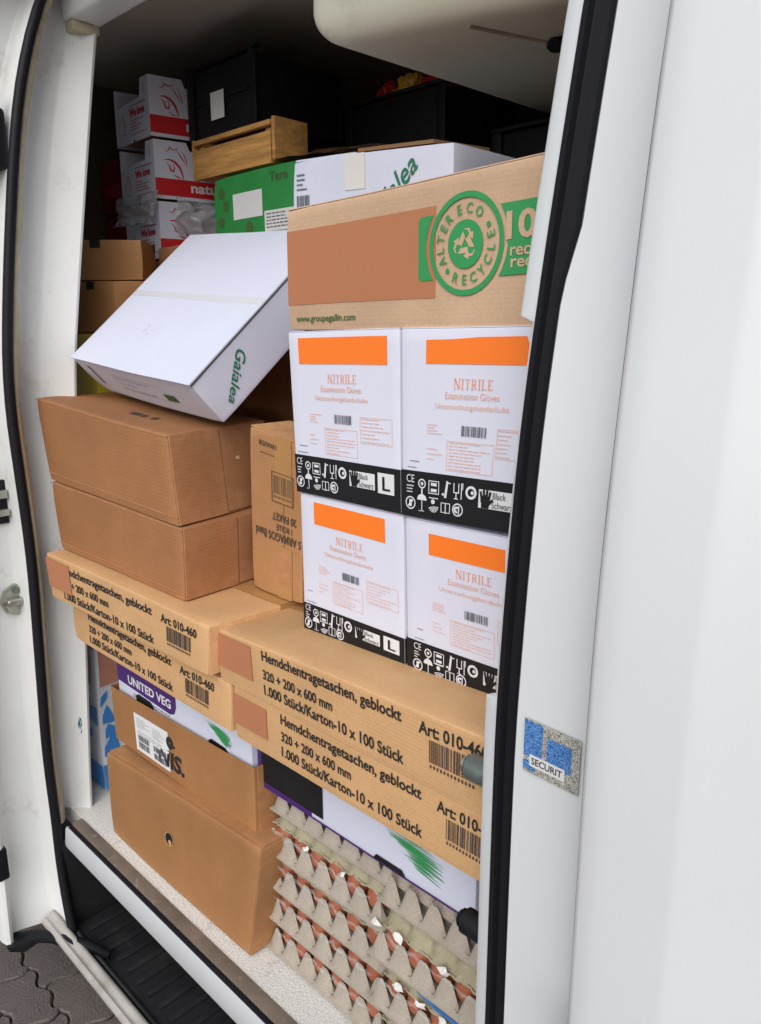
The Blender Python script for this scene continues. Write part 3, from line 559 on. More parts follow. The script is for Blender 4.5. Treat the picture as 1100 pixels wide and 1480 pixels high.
def glove_print(t, F, p, ht, seed, orange_rag=False, wide=1.0):
    f = F['f']; bs = .004
    band = slab('black_band', f, .0, 1, .0, ht, .0004, m_black_print, t, off=.0006); O = .0022
    slab('side_band', F['l'], 0, 1, 0, ht, .0004, m_black_print, t, off=.0006); slab('side_band', F['r'], 0, 1, 0, ht, .0004, m_black_print, t, off=.0006)
    o = p['orange']; tt = (o[2], o[3])
    if orange_rag:
        prism('printed_block', f, [(o[0], o[2]), (o[1], o[2] + .002), (o[1] + .01, (o[2] + o[3]) / 2), (o[1] - .03, o[3] + .012), (o[0] + .55 * (o[1] - o[0]), o[3] + .010), (o[0] + .25 * (o[1] - o[0]), o[3]), (o[0], o[3] - .002)], .0001, m_orange, t, .0007)
    else: slab('printed_block', f, o[0], o[1], o[2], o[3], .0001, m_orange, t, off=.0007)
    M = Mesh(); serif_nitrile(M, f, (p['nit'][0], p['nit'][1], .700, .750)); M.out('lettering', m_orange_ink, t)
    letters('lettering', f, 'Examination Gloves', (p['ex'][0], p['ex'][1], .648, .684), m_orange_pale, t)
    letters('lettering', f, 'Untersuchungshandschuhe', (p['un'][0], p['un'][1], .588, .624), m_orange_pale, t)
    d = ht - .242
    barcode('barcode', f, tuple(p['bar'][:2]) + (.462, .515), m_grey_ink, t, 22, seed, False)
    M = Mesh()
    fine_lines(M, f, tuple(p['p1'][:2]) + (.455, .515), 4, seed + 1); fine_lines(M, f, tuple(p['p2'][:2]) + (.315, .395), 3, seed + 2)
    fine_lines(M, f, tuple(p['p3'][:2]) + (max(.272, ht + .025), .432), 9, seed + 3, True); fine_lines(M, f, (p['p4'][0], min(p['p4'][1], .985), .365, .515), 7, seed + 4, True); M.out('small_print', m_orange_pale, t)
    M = Mesh(); fine_lines(M, f, (p['qr'][0], p['qr'][0] + .11, .298, .312), 1, seed + 6); fine_lines(M, f, (p['qr'][0] - .02, p['qr'][0] + .15, ht + .012, ht + .026), 1, seed + 7); M.out('small_print', m_grey_ink, t)
    # care symbols on the black band
    i0, i1 = p['icons'][0] + .005, p['icons'][1]; M = Mesh(); u = (i1 - i0) / 6; y1, y0 = ht * .70, ht * .30; r = .0095; cx = lambda k: i0 + u * (k + .5)
    letters('', f, 'CE', (cx(0) - u * .34, cx(0) + u * .34, y1 + .012, y1 + .055), None, None, .0, off=O, into=M)
    fine_lines(M, f, (cx(0) - u * .36, cx(0) + u * .3, y1 - .05, y1 - .0), 3, seed + 9, False, .0016)
    def rr(k, y, a, b, c, d_): rect(M, f, cx(k) + a / f.w, cx(k) + b / f.w, y + c / f.h, y + d_ / f.h, O)
    ring(M, f, cx(1), y1 + .012, .0050, .0068, O, 16); ring(M, f, cx(1), y1 + .012, 0.0005, .0024, O, 10); rr(1, y1, -.0012, .0012, -.0115, -.004)
    for a, b, c, d_ in ((-.009, .009, .008, .0092), (-.009, .009, -.0092, -.008), (-.0092, -.008, -.0092, .0092), (.008, .0092, -.0092, .0092), (-.005, .005, .002, .0062), (-.005, .005, -.0062, -.002)): rr(2, y1, a, b, c, d_)
    flat(M, f, [(cx(3) - .003 / f.w, y1 - .012 / f.h), (cx(3) + .001 / f.w, y1 - .012 / f.h), (cx(3) + .004 / f.w, y1 + .010 / f.h), (cx(3) + .001 / f.w, y1 + .012 / f.h)], O); rr(3, y1, .003, .008, .008, .0095); rr(3, y1, -.0065, -.003, -.009, -.006)
    for a, b, c, d_ in ((-.008, -.0066, -.002, .010), (.000, .0014, -.002, .010), (-.008, .0014, -.0034, -.002), (-.0042, -.0026, -.011, -.003), (-.007, .000, -.0118, -.0106), (.0045, .006, -.011, .011), (.0066, .0078, .002, .011)): rr(4, y1, a, b, c, d_)
    ring(M, f, cx(5), y1, .0055, .0090, O, 20); ring(M, f, cx(5) + .002 / f.w, y1, 0.0003, .0026, O, 10)
    ring(M, f, cx(0), y0, .0074, .0092, O, 24); flat(M, f, [(cx(0) - .005 / f.w, y0 - .004 / f.h), (cx(0) - .003 / f.w, y0 - .0055 / f.h), (cx(0) + .005 / f.w, y0 + .004 / f.h), (cx(0) + .003 / f.w, y0 + .0055 / f.h)], O); rr(0, y0, -.0022, .0022, -.005, .005)
    ring(M, f, cx(1), y0 + .006 / f.h, .0004, .0085, O, 16, 0, 180); rr(1, y0, -.0007, .0007, -.008, .006); fine_lines(M, f, (cx(1) - u * .3, cx(1) + u * .3, y0 - .045, y0 - .03), 1, seed + 12)
    ring(M, f, cx(2) - .001 / f.w, y0 + .006 / f.h, .0003, .0034, O, 12)
    for k in range(7): g = R(200 + k * 24); flat(M, f, [(cx(2), y0), (cx(2) + .009 * math.cos(g) / f.w, y0 + .009 * math.sin(g) / f.h), (cx(2) + .009 * math.cos(g + .22) / f.w, y0 + .009 * math.sin(g + .22) / f.h)], O)
    rr(2, y0, -.008, .008, .0105, .0118)
    for a, b, c, d_ in ((-.008, -.0068, -.007, .007), (-.0008, .0008, -.008, .007), (.0068, .008, -.007, .007), (-.008, .0, .006, .007), (0, .008, .006, .007), (-.008, 0, -.007, -.006), (0, .008, -.007, -.006)): rr(3, y0, a, b, c, d_)
    ring(M, f, cx(4), y0, .0072, .0090, O, 24); ring(M, f, cx(4) - .002 / f.w, y0, .0014, .0046, O, 12, 40, 300); rr(4, y0, .001, .0028, -.006, .0055)
    M.out('care_symbols', m_white_ink, t)
    b = p['black']; e = min(b[1], .985); by0, by1 = ht * .42, ht * .80
    lab = slab('colour_label', f, b[0], b[1] if b[1] < .99 else .985, by0, by1, .0003, m_label, t, off=.0014); O2 = .0026
    hw = (b[1] - b[0]); M = Mesh(); cxh, cyh = b[0] + hw * .20, (by0 + by1) / 2
    ring(M, f, cxh, cyh - .006, .0002, .0075, O2, 18)
    for k, (dx, hh, an) in enumerate(((-.0055, .010, 14), (-.0019, .0125, 5), (.0018, .0125, -3), (.0052, .0105, -12))): stroke(M, f, [(cxh + dx / f.w, cyh - .004), (cxh + (dx - hh * math.sin(R(an))) / f.w, cyh + hh / f.h)], .0034, O2)
    stroke(M, f, [(cxh + .004 / f.w, cyh - .03), (cxh + .0115 / f.w, cyh + .002)], .0036, O2); rect(M, f, cxh - .006 / f.w, cxh + .006 / f.w, by0 + .002, cyh - .01, O2); M.out('hand_symbol', m_black_print, lab)
    letters('lettering', f, 'Black', (b[0] + hw * .40, b[0] + hw * .76, cyh + .006, by1 - .008), m_grey_ink, lab, .008, off=O2); letters('lettering', f, 'Schwarz', (b[0] + hw * .38, b[0] + hw * .96, by0 + .006, cyh - .006), m_grey_ink, lab, .008, off=O2)
    if 'L' in p:
        q = p['L']; sz = slab('size_label', f, q[0], q[1], ht * .38, ht * .86, .0003, m_label, t, off=.0014); M = Mesh(); w_ = q[1] - q[0]
        rect(M, f, q[0] + w_ * .30, q[0] + w_ * .44, ht * .46, ht * .78, O2); rect(M, f, q[0] + w_ * .30, q[0] + w_ * .78, ht * .46, ht * .51, O2); M.out('lettering', m_black_print, sz)
GL = 'white glove carton with orange block, '
for key, lab, ht, rag in (('G3', GL + 'lower left of the four', .205, False), ('G4', GL + 'lower right, beside the rubber seal', .222, False), ('G1', GL + 'upper left of the four, size L', .244, False), ('G2', GL + 'upper right, beside the rubber seal', .252, True)):
    t, F = carton('glove_carton', lab, key, m_white_gloss, 'glove cartons', amp=.0022, dent=.0)
    p = dict(PR[key]); o = list(p['orange'])
    if key == 'G3': o[2], o[3] = .80, .955
    if key == 'G4': o[2], o[3] = .80, .93
    if key == 'G2': o[2], o[3] = .822, .945
    p['orange'] = o
    if key == 'G1': p['orange'] = [.10, .90, .81, .965]
    glove_print(t, F, p, ht, ord(key[1]) * 31, rag)
    slab('flap', F['t'], .004, .996, .004, .49, .0012, m_white_gloss, t, off=.0001); slab('flap', F['t'], .004, .996, .51, .996, .0012, m_white_gloss, t, off=.0001); slab('tape', F['t'], 0, 1, .44, .56, .0003, m_card_tape, t, off=.0016)

# large recycled carton on top
t, F = carton('recycled_carton', 'pale brown carton with green round emblem on top of the glove cartons', 'AE', m_card_pink, amp=.003); f = F['f']; p = PR['AE']
slab('printed_block', f, .003, p['patch'][1], p['patch'][2], p['patch'][3], .0001, m_patch, t, off=.0007)
cs, ct = (p['ring'][0] + p['ring'][1]) / 2, (p['ring'][2] + p['ring'][3]) / 2; ro = (p['ring'][1] - p['ring'][0]) * f.w / 2
M = Mesh(); gap = ro * 1.10; b0, b1 = .335, .765
def arcpts(side, a0, a1, n=10): return [(cs + gap * math.cos(R(a0 + (a1 - a0) * k / n)) / f.w, ct + gap * math.sin(R(a0 + (a1 - a0) * k / n)) / f.h) for k in range(n + 1)]
a_hi = math.degrees(math.asin(min(.99, (b1 - ct) * f.h / gap))); a_lo = math.degrees(math.asin(max(-.99, (b0 - ct) * f.h / gap)))
flat(M, f, [(.93, b0), (.93, b1 + .01)] + arcpts(1, a_hi, a_lo), .0016)
flat(M, f, [(p['stub'][0], b0 + .02), (p['stub'][0], b1 - .02), (p['stub'][0] + .006, b1)] + arcpts(0, 180 - a_hi, 180 - a_lo)[::1] + [(p['stub'][0] + .006, b0)], .0016)
M.out('green_band', m_green, t)
M = Mesh(); ring(M, f, cs, ct, ro * .885, ro, .0018, 64); ring(M, f, cs, ct, .0002, ro * .47, .0018, 48)
for s, a0, a1, rad in (('ALTER', 206, 130, .685), ('ECO', 104, 58, .685), ('RECYCLE', 249, 372, .685)):
    for k, ch in enumerate(s):
        a = R(a0 + (a1 - a0) * k / (len(s) - 1)); bottom = s == 'RECYCLE'; g, fc, asp = glyphs(ch, .012); hh = ro * .20; ww = hh * min(asp, 1.0) * (.95 if ch != 'I' else .4)
        uo = Vector((math.cos(a), math.sin(a))) * (-1 if bottom else 1); ux = Vector((uo.y, -uo.x)); c0 = Vector((math.cos(a), math.sin(a))) * ro * rad
        M.add([f.P(cs + (c0 + ux * (x - .5) * ww + uo * (y - .5) * hh).x / f.w, ct + (c0 + ux * (x - .5) * ww + uo * (y - .5) * hh).y / f.h, .0020) for x, y in g], fc)
for a in (28, 226): ring(M, f, cs + ro * .685 * math.cos(R(a)) / f.w, ct + ro * .685 * math.sin(R(a)) / f.h, .0002, ro * .055, .0020, 14)
M.out('round_emblem', m_green, t)
M = Mesh()   # three chasing arrows
for k in range(3):
    th = R(90 + 120 * k); rot = lambda x, y: (cs + ro * (x * math.cos(th - R(90)) - y * math.sin(th - R(90))) / f.w, ct + ro * (x * math.sin(th - R(90)) + y * math.cos(th - R(90))) / f.h)
    flat(M, f, [rot(*q) for q in ((-.19, .02), (-.09, -.04), (.0, .13), (-.055, .25), (-.07, .235))], .0022); flat(M, f, [rot(*q) for q in ((-.03, .27), (.06, .27), (.115, .18), (.07, .155), (.21, .08), (.215, .235), (.165, .21), (.10, .30), (.0, .30))], .0022)
M.out('recycling_arrows', m_card_pink, t)
letters('lettering', f, '100%', (.618, .775, .545, .715), m_card_pink, t, .03, off=.0026); letters('lettering', f, 'recyclé', (.628, .725, .425, .525), m_card_pink, t, .018, off=.0026); letters('lettering', f, 'recyclable', (.630, .775, .355, .455), m_card_pink, t, .018, off=.0026)
letters('lettering', f, 'www.groupegallin.com', (p['www'][0], p['www'][1], .055, .125), m_green_dark, t, .015)
slab('flap', F['t'], .003, .997, .003, .49, .0015, m_card_pink, t, off=.0001); slab('flap', F['t'], .003, .997, .51, .997, .0015, m_card_pink, t, off=.0001); slab('tape', F['t'], 0, 1, .4, .6, .0003, m_card_tape, t, off=.002)

# two plain brown cartons
for key, lab in (('B2', 'plain brown carton, lower of two, standing on the tan bag carton'), ('B1', 'plain brown carton, upper of two, with the tilted white carton on it')):
    t, F = carton('brown_carton', lab, key, m_card_brown, 'plain brown cartons', amp=.004); Fr = F['r']; Ft = F['t']
    slab('flap', Fr, .012, .475, .012, .99, .0022, m_card_brown, t, off=.0002); slab('flap', Fr, .492, .985, .03, .985, .0016, m_card_brown, t, off=.0002)
    seam(F['f'], t, .5, m_card_brown, .0, .0001)
    for a, b in ((.02, .10), (.93, .985)): slab('crease', F['f'], .0, 1, b - .010, b, .0011, m_card_brown, t, off=.0002)
    if key == 'B1':
        M = Mesh(); rnd = random.Random(4)
        for a, b in ((.55, .62), (.63, .66), (.70, .735)): rect(M, Ft, a, b, .30, .34, .0016); rect(M, Ft, a + .005, b + .01, .27, .285, .0016)
        M.out('small_print', m_ink_soft, t); slab('torn_spot', Fr, .62, .66, .60, .64, .0003, m_card_pink, t, off=.0022)

# carton with upside-down lettering
t, F = carton('taped_carton', 'orange brown taped carton with upside-down lettering left of the glove cartons', 'UC', m_card_orange, amp=.002); f = F['f']; p = PR['UC']
slab('tape', f, p['tape'][0], p['tape'][1], .60, 1, .0003, m_card_tape, t, off=.0010); slab('tape', f, p['tape'][0] + .04, p['tape'][1], .0, .33, .0003, m_card_tape, t, off=.0010); slab('tape', f, p['lab'][0], p['lab'][1] - .02, .09, .30, .0003, m_card_brown, t, off=.0015)
seam(f, t, .66, m_card_edge, .33, .60, .002)
barcode('barcode', f, (p['bar'][0] + .04, p['bar'][1] - .04, .625, .765), m_ink_soft, t, 18, 9)
M = Mesh(); a0, a1, b0, b1 = p['bar'][0], p['bar'][1], .60, .785
for r_ in ((a0, a1, b0, b0 + .005), (a0, a1, b1 - .005, b1), (a0, a0 + .012, b0, b1), (a1 - .012, a1, b0, b1)): rect(M, f, *r_, off=.0016)
M.out('barcode_frame', m_ink_soft, t)
letters('lettering', f, '20 PAKET', (.44, .90, .485, .535), m_ink_soft, t, .02, rot=180); letters('lettering', f, '1 ROLLE', (.52, .82, .425, .465), m_ink_soft, t, .02, rot=180); letters('lettering', f, '5 ARMAGOS Band', (.10, .985, .355, .41), m_ink_soft, t, .02, rot=180)
letters('lettering', f, 'BOXWARE', (.20, .55, .915, .945), m_ink_soft, t, .02, rot=0); M = Mesh(); rect(M, f, .22, .50, .872, .876); M.out('small_print', m_ink_soft, t)
# raised flaps on its top
Ft = F['t']
for (a, b, h, tilt) in ((.02, .98, .10, .020), ):
    P = [Ft.P(a, .55), Ft.P(b, .55), Ft.P(b, .9) + Vector((0, .02, .022)), Ft.P(a, .9) + Vector((0, .02, .018))]; Ff = Face(P, 0); slab('flap', Ff, 0, 1, 0, 1, .003, m_card_brown, t, off=.002)
slab('flap', Ft, .01, .99, .01, .48, .0015, m_card_orange, t, off=.0002)

# lower left cartons
t, F = carton('holed_carton', 'tan carton with a round hole standing on the load floor by the sill', 'BC', m_card_mid, amp=.0035); f = F['f']
M = Mesh(); ring(M, f, .478, .50, .0002, .0145, .0012, 24); M.out('hole', m_black_print, t); M = Mesh(); ring(M, f, .478, .50, .0145, .0165, .0014, 24); ring(M, f, .484, .47, .0002, .006, .0016, 12); M.out('hole_rim', m_card_tan, t)
slab('flap', F['r'], .005, .49, .01, .99, .0018, m_card_mid, t, off=.0002); slab('flap', F['t'], .004, .996, .03, .48, .0018, m_card_mid, t, off=.0002); slab('flap', F['t'], .004, .996, .5, .99, .0018, m_card_mid, t, off=.0002)
t, F = carton('labelled_carton', 'brown carton with a white shipping label above the holed carton', 'LC', m_card_mid, amp=.003, dent=0, faces='fbrlu'); f = F['f']
lb = slab('shipping_label', f, .19, .452, .10, .76, .0003, m_label, t, off=.0007)
M = Mesh(); fine_lines(M, f, (.21, .32, .52, .70), 5, 21); fine_lines(M, f, (.335, .435, .50, .68), 5, 22); fine_lines(M, f, (.21, .435, .40, .48), 2, 23); M.out('small_print', m_grey_ink, lb)
for k, r_ in enumerate(((.215, .30, .30, .40), (.215, .30, .17, .28), (.335, .43, .28, .38), (.335, .43, .15, .25))): barcode('barcode', f, r_, m_grey_ink, lb, 16, 40 + k, False).location.y -= .0004
letters('lettering', f, 'NIS.', (.365, .555, .16, .46), m_ink, t, .04, .15, off=.0010); M = Mesh()
ring(M, f, .462, .60, .003, .014, .0012, 16); rect(M, f, .455, .50, .55, .585, .0012); M.out('crest_print', m_ink, t)
slab('flap', F['r'], .03, .97, .01, .99, .0015, m_card_mid, t, off=.0002)

# white and purple crates
def crate_board(t, F, holes):
    f = F['f']
    for a, b, c, d in holes:
        M = Mesh(); n = 8; pts = [(a, c), (b, c)] + [(b - (b - a) * (.5 - .5 * math.cos(math.pi * k / n)) * 1.0, d - 0) for k in range(0)] + [(b - .012, d), (a + .012, d)]; flat(M, f, pts, .0018); M.out('hand_hole', m_black_print, t)
t, F = carton('fruit_crate', 'white fruit crate with purple band behind the labelled carton', 'WPL', m_white_card, 'white and purple fruit crates', amp=.002, cat='crate'); f = F['f']; p = PR['WPL']
M = Mesh(); flat(M, f, [(.002, .575), (.44, .545), (.475, .57), (.49, .64), (.49, .80), (.002, .80)], .0012); M.out('purple_band', m_purple, t)
letters('lettering', f, 'UNITED VEG', (.10, .455, .600, .685), m_white_ink, t, .03, off=.0020); M = Mesh(); fine_lines(M, f, (.14, .46, .495, .53), 2, 61, False, .0018); M.out('small_print', m_grey_ink, t)
for a, b in ((.164, .315), (.722, .863)): 
    M = Mesh(); c, d = (.44, .545) if a < .5 else (.44, .560); flat(M, f, [(a, c), (b, c), (b - .008, d - .03), (b - .03, d), (a + .02, d + .005), (a, d - .02)], .0018); M.out('hand_hole', m_black_print, t)
def leaf_print(name, f, c, w_, h_, t, seed):
    rnd = random.Random(seed); M = Mesh()
    for k in range(24):
        y = c[1] + h_ * (.5 - k / 23); x0 = c[0] - w_ / 2 + w_ * .6 * (k / 23) + rnd.uniform(-.1, .05) * w_; x1 = c[0] + w_ * .5 * rnd.uniform(.55, 1.0) * (1 - .35 * abs(k / 23 - .55)); stroke(M, f, [(x0, y + h_ * .06), ((x0 + x1) / 2, y + h_ * .02), (x1, y - h_ * .05)], rnd.uniform(.001, .0038) * (1 if k > 4 else .5), .0014 + k * .00002, True)
    return M.out(name, m_green, t)
leaf_print('green_leaf_print', f, (.80, .64), .17, .12, t, 3)
t, F = carton('fruit_crate', 'white fruit crate with black and purple print on top of the eggs', 'WPR', m_white_card, 'white and purple fruit crates', amp=.002, cat='crate'); f = F['f']; p = PR['WPR']
slab('purple_print', f, .0, .30, .02, .74, .0003, m_purple, t, off=.001); slab('black_print', f, .025, .36, .075, .97, .0003, m_black_print, t, off=.0016)
slab('purple_edge', f, .0, 1, .0, .022, .0004, m_purple, t, off=.0012)
leaf_print('green_leaf_print', f, (.775, .34), .27, .34, t, 8)
M = Mesh(); flat(M, f, [(.60, .02), (.74, .02), (.725, .085), (.615, .085)], .0022); M.out('hand_hole', m_black_print, t)

# tilted white carton
P0, A, B_, N_ = Vector((-1.1996, .7467, 1.1094)), Vector((-.548, .0405, .0337)), Vector((.0402, .3072, .2858)), Vector((.0005, .0693, -.0746))
t, F = carton('white_carton', 'white carton with green script tilted on top of the plain brown cartons', None, m_white_card, q=[P0 + A + N_, P0 + N_, P0, P0 + A], d=B_, amp=.003)
Fr, Ft, Ff = F['r'], F['t'], F['f']
slab('lid', Ft, -.004, 1.005, -.006, 1.0, .0028, m_white_card, t, off=.0002); slab('lid_edge', Fr, .0, 1, .955, .985, .0004, m_grey_ink, t, off=.0003)
script('lettering', Fr, 'Gaialea', (.265, .82), (-.80, -.60), .100, .021, m_green_ink, t)
M = Mesh(); fine_lines(M, Ff, (.30, .72, .30, .72), 3, 71, True, .0015); M.out('small_print', m_grey_ink, t); M = Mesh(); rect(M, Ff, .70, .78, .34, .52); M.out('small_print', m_green_dark, t); barcode('barcode', Ff, (.10, .135, .30, .85), m_grey_ink, t, 8, 72, False)
M = Mesh(); rnd = random.Random(12)
for k in range(24):
    a, b = (rnd.uniform(.40, .52), rnd.uniform(.2, .30)) if k < 8 else (rnd.uniform(.05, .95), rnd.uniform(.05, .95)); stroke(M, Ft, [(a, b), (a + rnd.uniform(-.02, .03), b + rnd.uniform(-.01, .03))], .002 if k < 8 else .0008, .0034)
M.out('scuff', mat('grey_scuff', (.52, .53, .60), .6), t); slab('tape', Ft, .0, 1, .49, .53, .0002, mat('clear_tape', (.70, .71, .76), .25), t, off=.0032)

# white carton behind the recycled carton
t, F = carton('white_carton', 'white carton with green script behind the carton with green emblem', 'WB', m_white_card, amp=.004); f = F['f']
barcode('barcode', f, (.03, .125, .62, .80), m_grey_ink, t, 12, 81, False); M = Mesh(); fine_lines(M, f, (.03, .13, .82, .93), 4, 82, False, .003); M.out('small_print', m_grey_ink, t)
slab('tape', f, .37, .50, .80, 1, .0004, mat('paper_tape', (.72, .70, .66), .5), t, off=.001); script('lettering', f, 'Gaialea', (.56, .55), (.70, .71), .150, .040, m_green_ink, t)
M = Mesh()
for y in (.80, .55, .30): rect(M, F['r'], .08, .8, y, y + .018)
for a in (.08, .30, .52): rect(M, F['r'], a, a + .006, .3, .81)
M.out('small_print', m_grey_ink, t)
Ft = F['t']; lift = lambda s_, z_: Ft.P(s_, .02) + Vector((0, -.002, z_))
P = [lift(.44, .002), lift(.88, .002), Ft.P(.88, .4) + Vector((0, 0, .012)), Ft.P(.44, .4) + Vector((0, 0, .012))]; slab('flap', Face(P), 0, 1, 0, 1, .006, m_card_edge, t, off=.001)
slab('flap', Ft, .01, .43, .01, .48, .003, m_white_card, t, off=.0002)

# ================================================================ back of the load bay
carton('large_carton', 'large brown carton in the dark gap behind the tilted white carton', None, m_card_brown, q=[(-1.93, 1.13, .002), (-1.26, 1.13, .002), (-1.26, 1.13, 1.42), (-1.93, 1.13, 1.42)], d=(0, .68, 0), n=5)
carton('large_carton', 'large brown carton under the red and white fruit boxes', None, m_card_brown, q=[(-2.46, 1.14, .002), (-1.94, 1.14, .002), (-1.94, 1.14, 1.39), (-2.46, 1.14, 1.39)], d=(0, .66, 0), n=5)
carton('large_carton', 'large dark carton deep behind the white carton under the roof liner', None, m_card_brown, q=[(-1.20, 1.50, .002), (-.45, 1.50, .002), (-.45, 1.50, 1.50), (-1.20, 1.50, 1.50)], d=(0, .5, 0), n=5)
# red and white fruit boxes
ax, bx = Vector((-.998, .06, 0)), Vector((.20, .98, 0)); FRZ = ((1.396, 1.153, 'lowest'), (1.549, 1.148, 'middle'), (1.702, 1.143, 'topmost'))
for zi, (z, yy, wd) in enumerate(FRZ):
    h = .146; c0 = Vector((-1.95 + .0, yy, z)); LA, LB = .205, .30
    t = thing('fruit_box', f'white fruit box with red stripe and red drawing, {wd} of three', 'box', c0 + (ax * LA + bx * LB) / 2, 'red and white fruit boxes')
    FL = Face([c0 + ax * LA, c0, c0 + Vector((0, 0, h)), c0 + ax * LA + Vector((0, 0, h))]); FRt = Face([c0, c0 + bx * LB, c0 + bx * LB + Vector((0, 0, h)), c0 + Vector((0, 0, h))])
    FB_ = Face([c0 + bx * LB, c0 + bx * LB + ax * LA, c0 + bx * LB + ax * LA + Vector((0, 0, h)), c0 + bx * LB + Vector((0, 0, h))]); FW = Face([c0 + ax * LA + bx * LB, c0 + ax * LA, c0 + ax * LA + Vector((0, 0, h)), c0 + ax * LA + bx * LB + Vector((0, 0, h))])
    prism('side_wall', FL, [(0, 0), (.45, 0), (.47, .07), (.53, .07), (.55, 0), (1, 0), (1, 1), (.78, 1), (.74, .70), (.0, .66)], .004, m_white_card, t, -.004)
    prism('end_wall', FRt, [(0, 0), (1, 0), (1, 1), (.40, 1), (.37, .86), (.33, .86), (.30, 1), (0, 1)], .004, m_white_card, t, -.004)
    prism('side_wall', FB_, [(0, 0), (1, 0), (1, .7), (0, .7)], .004, m_white_card, t, -.004); prism('end_wall', FW, [(0, 0), (1, 0), (1, 1), (0, 1)], .004, m_white_card, t, -.004)
    bt = [c0 + ax * .005, c0 + bx * LB, c0 + bx * LB + ax * LA, c0 + ax * LA]; slab('base', Face(bt), .02, .98, .02, .98, .004, m_card_mid, t, off=.004)
    slab('red_stripe', FRt, .0, 1, .06, .355, .0003, m_red, t, off=.0004)
    letters('lettering', FRt, 'naturanza', (.325, .90, .14, .30), m_white_ink, t, .03, off=.0012)
    M = Mesh(); S = lambda pts, wd_: stroke(M, FRt, [(.02 + a * .30, .36 + b * .62) for a, b in pts], wd_, .0010, True)
    S([(.22, .80), (.30, .72), (.38, .78), (.42, .86), (.5, .80), (.62, .82), (.70, .86)], .004); S([(.62, .82), (.70, .70), (.76, .60), (.84, .52), (.86, .40)], .004); S([(.78, .80), (.86, .66), (.92, .48), (.93, .36)], .004)
    S([(.24, .50), (.40, .52), (.56, .46), (.70, .32), (.78, .12), (.80, .0)], .008); S([(.30, .44), (.38, .34), (.42, .22), (.50, .20), (.54, .30), (.50, .42)], .006); S([(.42, .40), (.44, .28)], .005); S([(.50, .12), (.62, .05), (.76, .03)], .004)
    M.out('red_drawing', m_red_ink, t)
    M = Mesh(); letters('', FL, 'We love', (.44, .88, .42, .56), None, None, .06, off=.0012, into=M); fine_lines(M, FL, (.46, .88, .18, .38), 4, 90 + zi, False, .0022); rect(M, FL, .44, .92, .60, .615); rect(M, FL, .48, .92, .12, .13)
    stroke(M, FL, [(.10, .22), (.16, .40), (.24, .50), (.30, .30), (.22, .18), (.36, .14)], .004, .0012, True); stroke(M, FL, [(.84, .84), (.88, .90), (.90, .80), (.87, .72)], .004, .0012, True); M.out('red_print', m_red_ink, t)
# dark red boxes further left
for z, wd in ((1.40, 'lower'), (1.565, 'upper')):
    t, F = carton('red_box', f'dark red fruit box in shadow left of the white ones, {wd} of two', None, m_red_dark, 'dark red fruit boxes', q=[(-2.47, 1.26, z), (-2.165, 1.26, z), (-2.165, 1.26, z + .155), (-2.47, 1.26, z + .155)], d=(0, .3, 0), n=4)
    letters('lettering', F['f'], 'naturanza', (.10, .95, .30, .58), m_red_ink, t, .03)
# crumpled bags
def blob(name, label, c, r, m, seed, cat='bag', group=None):
    bm = bmesh.new(); bmesh.ops.create_icosphere(bm, subdivisions=4, radius=1)
    for v in bm.verts:
        n_ = noise.fractal(v.co * 2.2 + Vector((seed, 0, 0)), 1.0, 2.0, 4); k = 1 + .38 * n_; v.co = Vector((v.co.x * r[0] * k, v.co.y * r[1] * k, v.co.z * r[2] * k)) + Vector(c)
    o = bm_obj(name, bm, m, None, org=c); o.data.polygons.foreach_set('use_smooth', [True] * len(o.data.polygons)); return tag(o, label, cat, group)
def crumple(name, label, o0, U, V, amp, m, seed, n=26):
    o0, U, V = Vector(o0), Vector(U), Vector(V); N_ = U.cross(V).normalized(); bm = bmesh.new(); g = []
    for i in range(n + 1):
        row = []
        for j in range(n + 1):
            a, b = i / n, j / n; q = Vector((a * 2.6, b * 2.6, seed)); k = noise.ridged_multi_fractal(q, .9, 2.1, 4, 1.0, 2.0) - 1.0; wv = noise.noise_vector(q * 1.3)
            p = o0 + U * (a + .10 * wv[0]) + V * (b + .12 * wv[1]) + N_ * (amp * k + amp * 1.4 * math.sin(a * 3.1) * math.sin(b * 3.1)); row.append(bm.verts.new(p))
        g.append(row)
    for i in range(n):
        for j in range(n): bm.faces.new((g[i][j], g[i + 1][j], g[i + 1][j + 1], g[i][j + 1]))
    return tag(bm_obj(name, bm, m, None, smooth=True, org=o0 + U / 2 + V / 2), label, 'bag')
crumple('plastic_bag', 'crumpled grey plastic bag stuffed left of the lowest fruit box', (-2.14, 1.125, 1.485), (.205, .0, .0), (.0, .02, .075), .012, m_bag, 2.0)
crumple('plastic_bag', 'crumpled clear plastic over the right end of the lowest fruit box', (-1.925, 1.19, 1.465), (.045, .19, .0), (.0, -.005, .085), .010, m_bag, 9.0)
